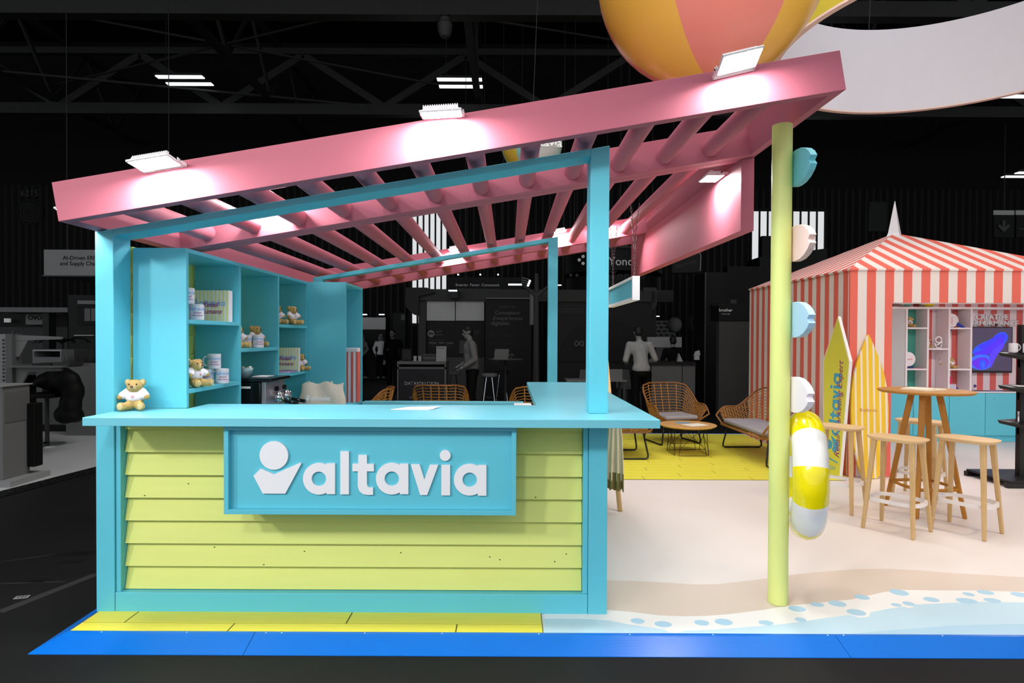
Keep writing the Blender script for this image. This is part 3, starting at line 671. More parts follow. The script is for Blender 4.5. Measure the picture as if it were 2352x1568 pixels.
for i in range(9):
    for j in range(14): hol.box(-6.36 + i * .068, -6.335 + i * .068, 7.496, 7.4995, .85 + j * .045, .872 + j * .045)
hol.build('peg_holes', G(40), pg, kind='stuff')
for z in (1.44, 1.05): MB().prism([(-5.66, z), (-5.1, z + .02), (-5.1, z + .05), (-5.66, z + .07)], 7.5, 7.54, 'xz').prism([(-5.66, z - .2), (-5.62, z - .2), (-5.5, z + .02), (-5.66, z + .02)], 7.505, 7.535, 'xz').build('shelf_arm', G(110), pg)
MB().box(-5.66, -4.95, 7.3, 7.8, 1.12, 1.14).build('shelf', G(90), pg)
for k, (x, m_) in enumerate(((-6.0, 70), (-5.77, 30), (-5.54, 45))): tag(MB().box(x, x + .21, 7.4, 7.65, 1.1405, 1.155 + .012 * k).build('leaflet_stack', G(m_)), ['pale', 'black', 'grey'][k] + ' leaflet stack lying on the pegboard shelf', 'leaflets')
bs = thing('bar_stool', 'black bar stool with jacket on it beside the white counter', 'stool', (at(108, 940, 8.4).x, 8.4, -.0035))
MB().lathe([(.22, 0), (.22, .012), (.05, .03), (.028, .05)], 24).build('foot_plate', CHROME, bs); MB().tube([(0, 0, .04), (0, 0, .66)], .026, 12).build('column', G(60), bs)
MB().box(-.2, .2, -.2, .2, .66, .72).build('seat', BLACK, bs, bevel=.02); MB().hexa([(-.19, .15, .72), (.19, .15, .72), (.19, .19, .72), (-.19, .19, .72), (-.18, .2, 1.0), (.18, .2, 1.0), (.18, .24, 1.0), (-.18, .24, 1.0)]).build('backrest', BLACK, bs, bevel=.01)
jm = MB(); rnd = random.Random(5)
for x, z, rx_, rz_ in ((-.02, .90, .17, .10), (.10, .95, .20, .13), (.22, .88, .20, .16), (.30, .74, .15, .20), (.28, .56, .14, .20), (.22, .42, .15, .13), (.33, .40, .09, .10), (.05, .82, .2, .09), (-.12, .86, .10, .07)): jm.ell((x, .05 + .03 * math.sin(x * 20), z), (rx_, .13, rz_), 14, 10)
jk = thing('dark_jacket', 'black jacket slung over the bar stool', 'jacket', (at(118, 940, 8.4).x, 8.35, 0)); skin_obj('jacket_body', jm, BLACK, jk, .025, 3)
# white platform with chequer plate edge
p1, p2 = gr(-120, 1158, 0), gr(240, 1066, 0)
pf2 = thing('neighbour_platform', 'pale neighbouring stand platform with chequer plate edge at the left', 'platform', (0, 0, 0))
yy = gr(150, 990, 0).y
MB().prism([(p1.x, p1.y), (p2.x, p2.y), (p2.x + 1.2, p2.y + 1.5), (p2.x + 1.2, yy), (-9, yy), (-9, p1.y)], FZ, -.004, 'xy').build('platform_floor', mat('pale_laminate', 'CFCFCF', .25, .5, .08, .7), pf2)
d = (p2 - p1); d.z = 0; L = d.length; d.normalize(); nn = Vector((d.y, -d.x, 0))
MB().hexa([p1 + nn * .12 + Vector((0, 0, FZ)), p2 + nn * .12 + Vector((0, 0, FZ)), p2 + Vector((0, 0, FZ)), p1 + Vector((0, 0, FZ)), p1 + nn * .12 + Vector((0, 0, FZ + .004)), p2 + nn * .12 + Vector((0, 0, FZ + .004)), p2 + Vector((0, 0, .0)), p1 + Vector((0, 0, .0))]).build('edge_plate', mat('chequer_plate', '1A1A1A', .35, .5, 0, metal=.6), pf2)
ck = MB(); CKM = mat('chequer_bar', '3A3A3A', .25, .5, 0, metal=.8)
for i in range(int(L / .045)):
    for j in range(3):
        c = p1 + d * (i * .045 + .022) + nn * (.02 + j * .038); u = (d + nn * (1 if (i + j) % 2 else -1)) * .015; v = Vector((-u.y, u.x, 0)) * .3; z = FZ + .004 + (1 - (.02 + j * .038) / .12) * .032
        ck.hexa([c - u - v + Vector((0, 0, z)), c + u - v + Vector((0, 0, z)), c + u + v + Vector((0, 0, z)), c - u + v + Vector((0, 0, z)), c - u - v + Vector((0, 0, z + .005)), c + u - v + Vector((0, 0, z + .005)), c + u + v + Vector((0, 0, z + .005)), c - u + v + Vector((0, 0, z + .005))])
ck.build('chequer_bars', CKM, pf2, kind='stuff')
# --- middle: the dark stand with arch and graphic panels
ds = thing('arch_booth', 'dark exhibition booth with rounded arch and lit wall cupboards behind the kiosk', 'booth', (0, 0, 0))
pbox(978, 690, 1113, 738, 15.0, .3, 'cupboard_case', G(20), ds)
LITP = mat('lit_cupboard_panel', '8A8A8A', .5, .3, .05, emit='9A9A9A', estr=.10)
pbox(980, 692, 1045, 736, 14.97, .03, 'cupboard_door', LITP, ds); pbox(1047, 692, 1112, 736, 14.97, .03, 'cupboard_door', LITP, ds)
pfloor(961, 690, 978, 14.9, .5, 'arch_pillar', G(46), ds)
ar = MB(); pts = []
for i in range(9):
    a = math.pi - i * math.pi / 16; c = at(985, 690, 14.9); pts.append((c.x + .33 * math.cos(a), c.z + .28 * math.sin(a)))
e1, e2 = at(1265, 672, 14.9), at(1265, 692, 14.9)
ar.prism(pts + [(e1.x + 3, pts[-1][1]), (e1.x + 3, e2.z), (pts[0][0], pts[0][1] - .02)], 14.9, 15.4, 'xz').build('arch_top', G(50), ds)
q = [at(x, y, 14.8) for x, y in ((932, 659), (982, 659), (992, 663), (1000, 672), (958, 760), (958, 728), (950, 722), (934, 706), (932, 700))]
MB().prism([(p.x, p.z) for p in [at(x, y, 14.8) for x, y in ((932, 660), (980, 660), (990, 664), (998, 672), (962, 680), (960, 725), (950, 722), (934, 706), (931, 700))]], 14.8, 15.0, 'xz').build('speech_bubble_panel', G(34), ds)
pbox(978, 738, 1113, 820, 15.0, .1, 'graphic_panel', G(13), ds); pbox(978, 820, 1113, 925, 15.0, .1, 'low_cupboard', G(58), ds)
c = at(990, 766, 14.98); MB().lathe([(.085, 0), (.085, .01)], 24).xf(face(c.x, 14.985, c.z)).build('round_emblem', G(120), ds); text('m', BLACK, face(c.x, 14.97, c.z), ds, width=.1, bold=.02)
c = at(1008, 765, 14.98); text('maPS\nsystem', G(95), face(c.x, 14.98, c.z), ds, width=.19)
c = at(1004, 780, 14.98); text('Une solution', G(66), face(c.x, 14.98, c.z), ds, width=.38); c = at(1013, 788, 14.98); text('MDM / PIM / DAM', G(112), face(c.x, 14.98, c.z), ds, width=.59, bold=.02)
c = at(1012, 796, 14.98); text('au potentiel illimité', G(60), face(c.x, 14.98, c.z), ds, width=.56)
pbox(1055, 782, 1080, 812, 14.96, .03, 'photo_print', G(60), ds); c = at(1092, 762, 14.98); text('Alimentaris\nHumains', G(80), face(c.x, 14.98, c.z), ds, width=.22)
pbox(1033, 666, 1053, 684, 14.6, .25, 'spot_box', G(20), ds); MB().box(at(1030, 666, 14.4).x, at(1049, 666, 14.4).x, 14.4, 14.55, at(1030, 668, 14.4).z, at(1030, 665.5, 14.4).z).build('lit_tube', LAMPB, ds)
gp = thing('graphic_panel', 'black graphic panel with the words Concepteur expériences digitales', 'panel', (0, 0, 0))
pfloor(1115, 684, 1221, 14.6, .2, 'board', G(11), gp); MB().box(at(1116, 684, 14.55).x, at(1219, 684, 14.55).x, 14.55, 14.6, at(1116, 685.5, 14.55).z, at(1116, 683.5, 14.55).z).build('light_edge', G(120), gp)
c = at(1166, 704.5, 14.59); text('DATASOLUTION', G(80), face(c.x, 14.59, c.z), gp, width=.38)
for s, y, x, wd in (('Concepteur', 719, 1166, .60), ("d'expériences", 731.5, 1166, .71), ('digitales', 743, 1149, .43)): c = at(x, y, 14.59); text(s, G(98), face(c.x, 14.59, c.z), gp, width=wd)
for r, row in enumerate((('RAJA', 'salto', 'LaNeD'), ('Chaise', 'MOITIE', 'ALLIANCE'), ('MANO', 'LILI', 'T GA'), ('Gifi', 'R', 'aubert'))):
    for k, s in enumerate(row): c = at(1136 + k * 30, 770 + r * 20, 14.59); text(s, G(44), face(c.x, 14.59, c.z), gp, width=.19 if len(s) > 1 else .06)
# curved black header with white claim
hd = thing('curved_header', 'black curved hanging header with a white claim about retail supply chain', 'sign', (0, 0, 0))
a, b = at(1026, 672, 17.5), at(1196, 637, 17.5); mb = MB(); pts = []
for i in range(13): t_ = i / 12; pts.append((b.x + .35 * math.sin(t_ * math.pi / 2), 17.5 + .5 * (1 - math.cos(t_ * math.pi / 2))))
mb.prism([(a.x, 17.5)] + pts + [(a.x, 18.1)], a.z - .3, b.z, 'xy').build('header_body', G(10), hd)
for s, y, wd, m_ in (('Smarter. Faster. Connected.', 654, 1.26, PRINTW), ('Retail Supply Chain Reinvented', 665, 1.24, G(110))): c = at(1097, y, 17.49); text(s, m_, face(c.x, 17.49, c.z), hd, width=wd)
for x in (1052, 1103, 1144): c = at(x, 630, 17.3); MB().box(c.x - .02, c.x + .02, 17.3, 17.4, c.z - .018, c.z + .018).build('lit_spot', LAMPB, hd)
for k in range(3): c = at(1198, 637 + 5 * k, 17.45); d_ = at(1218 - 2 * k, 638 + 5 * k, 16.8); MB().tube([c, (d_.x, 17.3, d_.z), (d_.x, 17.2, d_.z - .05)], .012, 5).build('lamp_arm', G(150), hd); MB().ell((d_.x, 17.2, d_.z - .05), .035, 8, 6).build('lit_spot', LAMPB, hd)
c = at(1183, 653, 17.0); MB().box(c.x - .19, c.x + .19, 17.0, 17.1, c.z - .02, c.z + .02).build('lit_tube', LAMPB, hd)
for i in range(4): MB().tube([(a.x + .5 + i * .55, 17.9, b.z), (a.x + .5 + i * .55, 17.9, 13)], .01, 4).build('hanging_wire', STEEL, hd)
# tree-like column
tc_ = thing('tree_column', 'dark steel column with branching arms left of the rear post', 'column', (at(1231, 880, 13.5).x, 13.5, FZ))
ztop = at(1231, 628, 13.5).z - FZ; zb_ = at(1231, 668, 13.5).z - FZ
MB().tube([(0, 0, 0), (0, 0, ztop)], [.09, .05], 10).build('mast', G(48), tc_); MB().tube([(-.1, 0, zb_ - .75), (-.1, 0, zb_ - .05)], .05, 10).build('lamp_tube', G(95), tc_)
for s in (-1, 1):
    for y in (-.2, .2): MB().tube([(0, 0, zb_ - .12), (s * .16, y * .5, zb_ + .02), (s * .30, y, zb_ + .14)], [.05, .03, .012], 8).build('branch', G(62), tc_)
MB().box(.30, .55, -.03, .03, zb_ + .12, zb_ + .14).build('lit_tube', LAMPB, tc_)
# welcome desk
dk = thing('welcome_desk', 'dark welcome desk with the word DATASOLUTION on its front', 'desk', (0, 0, 0)); DY = 12.0
pbox(912, 830, 1025, 836, DY, .6, 'desk_top', G(86), dk); pbox(912, 843, 1025, 847, DY, .5, 'cross_rail', G(80), dk)
pfloor(912, 836, 915.5, DY, .5, 'side', G(80), dk); pfloor(1021, 836, 1025, DY, .5, 'side', G(84), dk); pfloor(915.5, 847, 1021, DY + .02, .05, 'front_panel', mat('desk_front', '0E0B12', .5, .3, 0), dk); pbox(916, 836, 1021, 843, DY + .45, .03, 'inner_back', G(26), dk)
c = at(968.5, 880.5, DY + .015); text('DATASOLUTION', G(150), face(c.x, DY + .015, c.z), dk, width=.67, bold=.015)
c = at(968, 864, DY + .01); MB().tube([(c.x + .055 * math.cos(a_ * .3 + 2.2), DY + .01, c.z + .055 * math.sin(a_ * .3 + 2.2)) for a_ in range(18)], .008, 5).build('power_emblem', G(36), dk); MB().tube([(c.x, DY + .01, c.z), (c.x, DY + .01, c.z + .06)], .008, 5).build('power_emblem', G(36), dk)
c = at(946, 910, DY + .01); MB().tube([(c.x - .05, DY + .01, c.z), (c.x - .015, DY + .01, c.z - .05), (c.x + .04, DY + .01, c.z + .06)], .009, 5).build('tick_mark', G(120), dk)
DZ = at(968, 830, DY).z
t = thing('photo_frame', 'small black photo frame on the welcome desk', 'frame', (at(933, 828, DY + .1).x, DY + .15, DZ)); MB().box(-.1, .1, 0, .02, 0, .25).build('frame', BLACK, t); MB().box(-.08, .08, -.004, 0, .03, .22).build('photo', G(30), t)
for k, x in enumerate((953, 964)):
    t = MB().lathe([(.028, 0), (.038, .105), (.035, .105), (.026, .004)], 16).build('paper_cup', G(150)); t.location = (at(x, 828, DY + .1).x, DY + .12, DZ); smooth_angle(t); tag(t, ('left' if k == 0 else 'right') + ' white paper cup of the pair on the welcome desk', 'cup', 'paper cups on the welcome desk')
for k in range(5):
    t = MB().box(-.13, .13, 0, .18, 0, .028).build('brochure_pile', G(40 + 18 * (k % 3))); t.location = (at(985, 828, DY + .1).x + .02 * (k % 2), DY + .15, DZ + .029 * k); tag(t, ['lowest', 'second lowest', 'middle', 'second highest', 'topmost'][k] + ' brochure of the pile on the welcome desk', 'brochures', 'brochures on the welcome desk')
t = thing('table_sign', 'white standing notice on the welcome desk', 'notice', (at(1013, 828, DY + .1).x, DY + .1, DZ)); MB().hexa([(-.10, 0, 0), (.10, 0, 0), (.10, .05, 0), (-.10, .05, 0), (-.10, .06, .30), (.10, .06, .30), (.10, .075, .30), (-.10, .075, .30)]).build('sheet', G(130), t); text('FREE BAG X', BLACK, Matrix.Translation((0, .045, .265)) @ RX90, t, width=.15)
def round_stool(label, px, py, Y, m):
    c = at(px, py, Y); t = thing('bar_stool', label, 'stool', (c.x, Y, FZ)); h = c.z - FZ
    MB().lathe([(.15, h - .07), (.17, h - .06), (.17, h - .01), (.15, h)], 24).build('seat', m, t)
    for k in range(4):
        a_ = .8 + k * math.pi / 2; MB().tube([(.08 * math.cos(a_), .08 * math.sin(a_), h - .07), (.2 * math.cos(a_), .2 * math.sin(a_), 0)], .011, 6).build('leg', CHROME if m is not BLACK else DARKM, t)
    MB().tube([(.155 * math.cos(k * .4), .155 * math.sin(k * .4), .28) for k in range(16)], .008, 5, closed=True).build('foot_ring', DARKM, t); return t
round_stool('round grey bar stool between the welcome desk and the standing man', 1041, 853, 13.5, G(76)); round_stool('round pale bar stool in front of the high laptop table', 1124, 857, 12.8, G(104)); round_stool('dark round bar stool behind the high laptop table', 1153, 851, 14.0, G(40))
ht = thing('high_table', 'round high table carrying an open laptop', 'table', (at(1161, 820, 13.4).x, 13.4, FZ)); h = at(1161, 824, 13.4).z - FZ
MB().lathe([(.37, h - .02), (.39, h - .012), (.39, h)], 32).build('table_top', G(86), ht); MB().tube([(0, 0, .02), (0, 0, h - .02)], .03, 12).build('column', G(46), ht); MB().lathe([(.22, 0), (.22, .012), (.03, .03)], 24).build('foot_plate', G(46), ht)
def laptop(label, x, y, z, rz, m):
    t = thing('laptop', label, 'laptop', (x, y, z), rz); MB().box(-.16, .16, -.11, .11, 0, .014).build('keyboard_half', m, t); MB().hexa([(-.16, .10, .014), (.16, .10, .014), (.16, .11, .014), (-.16, .11, .014), (-.16, .17, .22), (.16, .17, .22), (.16, .18, .22), (-.16, .18, .22)]).build('screen_half', m, t); return t
laptop('open grey laptop on the round high table', at(1148, 822, 13.4).x, 13.4, h + FZ, math.pi + .3, G(120))
fl = thing('flower_bowl', 'small bowl of flowers on the round high table', 'plant', (at(1174, 822, 13.4).x, 13.35, h + FZ)); MB().lathe([(.03, 0), (.05, .05), (.045, .05)], 12).build('bowl', G(70), fl)
for k in range(6): MB().ell((.045 * math.cos(k), .045 * math.sin(k), .075 + .015 * (k % 2)), .03, 8, 6).build('blossom', G(64), fl)
# --- right part of the background
br = thing('drum_sign', 'black hanging drum sign with white blue yonder lettering behind the right post', 'sign', (0, 0, 0)); a, b = at(1305, 620, 16.0), at(1480, 570, 16.0)
MB().lathe([(1.35, a.z), (1.35, b.z)], 48, ((a.x + b.x) / 2 + .4, 17.3, 0)).build('drum', G(10), br); MB().lathe([(1.32, a.z - .55), (1.32, a.z - .12)], 48, ((a.x + b.x) / 2 + .4, 17.3, 0)).build('drum_reflection', G(9), br)  # the lower body is the drum's reflection, modelled as a solid
c = at(1339, 597, 15.95)
for dx, dy in ((0, .09), (-.10, 0), (0, -.09)): MB().lathe([(.042, 0), (.042, .01)], 16).xf(face(c.x + dx, 15.93, c.z + dy)).build('petal_mark', PRINTW, br)
c = at(1416, 600, 15.93); text('blueYonder', PRINTW, face(c.x, 15.93, c.z), br, width=1.42, bold=.01); c = at(1420, 632, 15.96); text('blueYonder', G(44), face(c.x, 15.96, c.z), br, width=1.5)  # second, greyer lettering is painted as part of the reflection
for dx in (-.08, .08): MB().lathe([(.04, 0), (.04, .01)], 12).xf(face(at(1318, 632, 15.95).x + dx, 15.95, at(1318, 632, 15.95).z)).build('petal_mark', G(60), br)  # dim marks painted for the reflected emblem
for k in range(4): MB().tube([((a.x + b.x) / 2 + .4 + 1.1 * math.cos(k * 1.57), 17.3 + 1.1 * math.sin(k * 1.57), b.z), ((a.x + b.x) / 2 + .4 + 1.1 * math.cos(k * 1.57), 17.3 + 1.1 * math.sin(k * 1.57), 13)], .01, 4).build('hanging_wire', STEEL, br)
tr = thing('lighting_truss', 'thin lattice lighting truss above the drum sign', 'truss', (0, 0, 0)); a, b = at(1268, 566, 15.5), at(1470, 562, 15.5)
for dz in (0, .25): MB().tube([(a.x, 15.5, a.z + dz), (b.x, 15.5, a.z + dz)], .02, 6).build('chord', G(70), tr)
for x in (a.x + .3, b.x - .3): MB().tube([(x, 15.5, a.z + .25), (x, 15.5, 13)], .01, 5).build('hanging_wire', STEEL, tr)
for k in range(12): x = a.x + (b.x - a.x) * k / 12; MB().tube([(x, 15.5, a.z + (.25 if k % 2 else 0)), (x + (b.x - a.x) / 12, 15.5, a.z + (0 if k % 2 else .25))], .01, 5).build('lattice_bar', G(70), tr)
bn = thing('tilted_banner', 'black tilted banner with blue yonder lettering under the pink fascia', 'sign', at(1575, 604, 14.5), -.35); MB().box(-.34, .34, -.05, .05, -.26, .28).build('banner', G(9), bn, bevel=.04); text('blueYonder', G(54), Matrix.Translation((.03, -.052, -.02)) @ RX90 @ Matrix.Rotation(.25, 4, 'Z'), bn, width=.5); MB().tube([(.33, -.04, -.2), (.345, -.04, .15), (.30, -.04, .27)], .01, 5).build('light_edge', G(150), bn)
for q in (-.3, .3): MB().tube([(q, 0, .26), (q, 0, 10.6)], .008, 4).build('hanging_wire', STEEL, bn)
gw = thing('graphic_wall', 'dark graphic wall with a large round picture behind the right post', 'wall panel', (0, 0, 0)); pfloor(1262, 692, 1497, 14.2, .12, 'wall', G(22), gw); pbox(1262, 668, 1497, 692, 14.15, .3, 'header', G(44), gw)
c = at(1385, 830, 14.18); MB().prism([(c.x + 1.02 * math.cos(k * .105), c.z + 1.02 * math.sin(k * .105)) for k in range(31)], 14.17, 14.195, 'xz').build('round_picture', G(14), gw); MB().ell((c.x + .45, 14.19, c.z + .35), (.3, .02, .42), 16, 10).build('picture_figure', G(24), gw)
c = at(1305, 713, 14.18); text('avec vous un Software Partner\npour que distribution ou projet', G(70), face(c.x, 14.18, c.z), gw, width=.75)
c = at(1330, 789, 14.16); MB().tube([(c.x + .10 * math.cos(k * .5), 14.15, c.z + .06 * math.sin(k)) for k in range(13)], .018, 6, closed=True).build('knot_emblem', G(90), gw); c = at(1372, 791, 14.16); text('Store', G(100), face(c.x, 14.16, c.z), gw, width=.46, bold=.01)
cl = thing('pillar_panel', 'grey pillar with speech bubble panel right of the graphic wall', 'pillar', (0, 0, 0)); pfloor(1480, 664, 1508, 14.6, .3, 'pillar', G(44), cl)
MB().prism([(p.x, p.z) for p in [at(x, y, 14.3) for x, y in ((1478, 660), (1505, 660), (1509, 664), (1509, 700), (1500, 712), (1484, 725), (1478, 735))]], 14.3, 14.5, 'xz').build('bubble_board', G(52), cl); pbox(1486, 668, 1504, 692, 14.27, .03, 'print', G(20), cl)
lw = thing('logo_wall', 'lit white press wall printed with rows of small logos', 'wall panel', (0, 0, 0)); pfloor(1478, 736, 1552, 18.5, .1, 'wall', mat('lit_press_wall', '6A6A6A', .5, .2, .1), lw)
for r in range(4):
    for k in range(5): c = at(1488 + 13 * k + (r % 2) * 5, 742 + 9 * r, 18.48); MB().box(c.x - .05, c.x + .05, 18.47, 18.49, c.z - .03, c.z + .03).build('logo_print', G(30), lw)
MB().box(at(1503, 725, 18).x, at(1515, 725, 18).x, 18, 18.1, at(1503, 727, 18).z, at(1503, 725, 18).z).build('lit_tube', LAMPB, lw)
bl = MB().ell(at(1549, 746, 17), (.2, .2, .22), 20, 14).build('balloon', G(110), smooth=True); MB().tube([(at(1549, 746, 17).x, 17, FZ), at(1549, 746, 17)], .006, 5).build('balloon_stick', G(90), bl); tag(bl, 'pale round balloon in front of the press wall', 'balloon')
ctr = thing('service_counter', 'grey service counter with black top behind the wicker chair', 'counter', (0, 0, 0)); CY_ = 12.2
pfloor(1497, 838, 1566, CY_, .6, 'front_panel', G(94), ctr); pfloor(1568, 838, 1597, CY_, .6, 'front_panel', G(92), ctr); pbox(1494, 831, 1599, 838, CY_ - .03, .7, 'counter_top', G(20), ctr); pfloor(1565, 838, 1569, CY_ + .01, .5, 'dark_joint', G(12), ctr)
CZ = at(1540, 831, CY_).z
hb = pbox(1487, 774, 1566, 797, 13.6, .1, 'head_board', G(140)); tag(hb, 'white curved reception panel behind the seated dark figure', 'panel')
sp = MB().box(-.05, .05, -.03, .03, 0, .09).prism([(-.06, .08), (.07, .10), (.05, .20), (-.03, .17)], -.03, .03, 'xz').build('white_figurine', G(190)); sp.location = at(1600, 826, 12.8); tag(sp, 'white crumpled paper decoration beside the service counter', 'decoration')
rb_ = MB().prism([(-.05, 0), (.06, 0), (-.02, .17)], -.05, .05, 'xz').build('paper_cone', G(150)); rb_.location = (at(1567, 830, CY_).x, CY_ + .2, CZ); tag(rb_, 'pale paper cone on the service counter', 'decoration')
wt = thing('white_table', 'white table with chair left of the man at the counter', 'table', (0, 0, 0)); a, b = at(1300, 871, 12.6), at(1436, 871, 12.6)
MB().box(a.x, b.x, 12.4, 13.0, a.z - .03, a.z).build('table_top', G(120), wt)
for x in (a.x + .05, b.x - .05):
    for y in (12.45, 12.95): MB().box(x - .025, x + .025, y - .025, y + .025, FZ, a.z - .03).build('leg', G(66), wt)
laptop('open silver laptop on the white table', at(1409, 870, 12.7).x, 12.7, a.z, math.pi, G(130))
for k, x in enumerate((1345, 1436)):
    c = at(x + (10 if k else 0), 900, 13.3); t = thing('plastic_chair', ['white shell chair behind the left end of the white table', 'white shell chair at the right end of the white table'][k], 'chair', (c.x, 13.35, FZ), .4 if k else -.3)
    MB().hexa([(-.21, -.21, .44), (.21, -.21, .44), (.21, .2, .42), (-.21, .2, .42), (-.22, -.22, .47), (.22, -.22, .47), (.22, .2, .45), (-.22, .2, .45)]).build('seat', G(90), t, bevel=.02); MB().hexa([(-.2, .18, .45), (.2, .18, .45), (.2, .21, .45), (-.2, .21, .45), (-.17, .26, .84), (.17, .26, .84), (.17, .29, .84), (-.17, .29, .84)]).build('backrest', G(80), t, bevel=.02)
    for q in (-.17, .17):
        for r in (-.16, .15): MB().tube([(q, r, .44), (q * 1.15, r * 1.15, 0)], .016, 6).build('leg', G(70), t)
bp_ = thing('black_tower', 'tall black panel tower left of the dark printer booth', 'panel', (0, 0, 0)); MB().box(at(1617, 870, 13.6).x, at(1669, 870, 13.6).x, 13.6, 14.4, FZ, at(1617, 625, 13.6).z).build('tower', G(10), bp_); MB().box(at(1617, 870, 13.58).x, at(1619.5, 870, 13.58).x, 13.56, 13.6, FZ, at(1617, 625, 13.6).z).build('light_edge', G(70), bp_)
pb = thing('printer_booth', 'dark booth wall with white brother lettering left of the striped tent', 'booth', (0, 0, 0)); PBY = 11.6
pfloor(1652, 737, 1790, PBY, .15, 'lower_wall', G(62), pb); pbox(1651, 697, 1790, 736, PBY - .02, .5, 'header', G(8), pb); c = at(1667, 712, PBY - .03); text('brother', PRINTW, face(c.x, PBY - .03, c.z), pb, width=.255, bold=.02); c = at(1667, 721, PBY - .03); text('at your side', PRINTW, face(c.x, PBY - .03, c.z), pb, width=.15)
MB().tube([at(1636, 701, PBY), at(1668, 699, PBY - .3)], .012, 5).build('lamp_arm', G(40), pb)
pbox(1670, 612, 1760, 700, 15.6, .3, 'upper_wall', G(12), pb); pbox(1678, 688, 1692, 700, 13, .3, 'speaker', G(60), pb)
g2 = thing('lit_ledge', 'dark ledge with soft light between the tent roof and the window', 'ledge', (0, 0, 0)); a = at(1745, 590, 17); b = at(1900, 570, 17); MB().hexa([(a.x, 17, FZ), (b.x, 17, FZ), (b.x, 18, FZ), (a.x, 18, FZ), (a.x, 17, a.z), (b.x, 17, b.z), (b.x, 18, b.z), (a.x, 18, a.z)]).build('ledge', G(18), g2); MB().box(at(1757, 590, 17).x, at(1808, 590, 17).x, 17.2, 17.4, FZ, a.z + .62).build('dark_box', G(9), g2)
for k, (x0, x1, lab) in enumerate(((2283, 2330, 'black wayfinding panel with a grey down arrow'), (2334, 2381, 'black wayfinding panel with plane sign cut by the right edge'))):
    t = thing('wayfinding_panel', lab, 'sign', (0, 0, 0)); pbox(x0, 483, x1, 545, 20, .1, 'panel', G(13), t); MB().tube([(at((x0 + x1) / 2, 483, 20.05).x, 20.05, at(x0, 483, 20).z), (at((x0 + x1) / 2, 483, 20.05).x, 20.05, 13)], .015, 5).build('hanging_rod', STEEL, t); pbox(x0, 483, x1, 493, 19.97, .03, 'light_head', mat('wayfinding_glow', '707070', .5, .2, 0, emit='8A8A8A', estr=.22), t)
    c = at((x0 + x1) / 2, 519, 19.95); s = .017 * 1.0
    AR = [(-3, 11), (3, 11), (3, -1), (8, 4), (12, 0), (0, -12), (-12, 0), (-8, 4), (-3, -1)]
    if k == 0: MB().prism([(c.x + x * s, c.z + y * s) for x, y in AR], 19.96, 19.975, 'xz').build('arrow_mark', G(70), t)
    else: MB().prism([(c.x - .24 + x * s, c.z - .06 + y * s) for x, y in ((-2, -2), (8, 0), (12, 4), (14, 0), (4, -4))], 19.96, 19.975, 'xz').build('plane_mark', G(60), t)
for (px, py, w_, h_, lab) in ((2017, 497, .28, .5, 'faint framed notice on the dark wall behind the tent spike'),): c = at(px, py, 21); t = MB().box(c.x - w_, c.x + w_, 21, 21.05, c.z - h_, c.z + h_).build('wall_notice', G(20)); tag(t, lab, 'notice')
# ------------------------------------------------------------------ shelf unit on the left of the kiosk
su = thing('shelf_unit', 'turquoise open shelf unit along the left side of the kiosk', 'shelf', (-1.97, 4.49, 0))
def U(mb, *a, **k): mb.v = [(x + 1.97, y - 4.49, z) for x, y, z in mb.v]; return mb.build(*a, **k)
SXB, SXF = -2.126, -1.823; SD = (3.450, 4.143, 4.834, 5.524); SB = .865
U(MB().box(SXB, SXF, 3.450, 3.475, 1.0935, 2.0), 'end_panel', TEAL, su, bevel=.0015)
U(MB().box(SXB, SXF - .12, 3.450, 3.475, 0, 1.049), 'end_panel', TEAL, su)
for y in SD[1:]: U(MB().box(SXB, SXF, y - .0125, y + .0125, 0.0, 1.978), 'divider', TEAL, su, bevel=.0015)
U(MB().box(SXB, SXF, 3.4755, 5.5365, 1.978, 2.0), 'top_board', TEAL, su, bevel=.0015)
U(MB().box(SXB, SXF, 3.70, 5.512, SB - .03, SB - .006), 'base_board', TEAL, su)
SHELF = {1: (1.586, 1.187), 2: (1.407,), 3: (1.590, 1.186)}
for k, zs in SHELF.items():
    for z in zs: U(MB().box(SXB, SXF, SD[k - 1] + (.026 if k == 1 else .013), SD[k] - .013, z - .012, z + .012), 'shelf_board', TEAL, su, bevel=.0015)
sw = thing('side_wall', 'lime lapped-board outer wall behind the turquoise shelves', 'wall', (-2.16, 4.5, 0))
for i in range(16):
    z = i * .1255; MB().hexa([(-.012, -1.045, z), (.012, -1.045, z), (.012, 1.03, z), (-.012, 1.03, z), (.010, -1.045, z + .1245), (.028, -1.045, z + .1245), (.028, 1.03, z + .1245), (.010, 1.03, z + .1245)]).build('siding_board', LIME, sw)
tc2 = thing('tall_cabinet', 'turquoise tall open cabinet at the rear left of the kiosk', 'cabinet', (-1.65, 5.85, 0))
def T(mb, *a, **k): mb.v = [(x + 1.65, y - 5.85, z) for x, y, z in mb.v]; return mb.build(*a, **k)
T(MB().box(-1.823, -1.48, 5.539, 5.564, 0, 2.0), 'front_panel', TEAL, tc2, bevel=.0015); T(MB().box(-1.823, -1.48, 6.155, 6.18, 0, 2.0), 'rear_panel', TEAL, tc2, bevel=.0015)
T(MB().box(-1.823, -1.80, 5.5645, 6.1545, 0, 2.0), 'back_panel', TEAL, tc2); T(MB().box(-1.7995, -1.48, 5.5645, 6.1545, 1.978, 2.0), 'top_board', TEAL, tc2); T(MB().box(-1.7995, -1.48, 5.5645, 6.1545, .84, .865), 'shelf_board', TEAL, tc2)
lc = MB().prism([(-1.815, 3.70), (-1.42, 3.70), (-1.42, 5.53), (-1.815, 5.53)], .84, SB, 'xy').build('bench_top', TEALTOP); tag(lc, 'low turquoise bench top in front of the open shelves', 'bench')
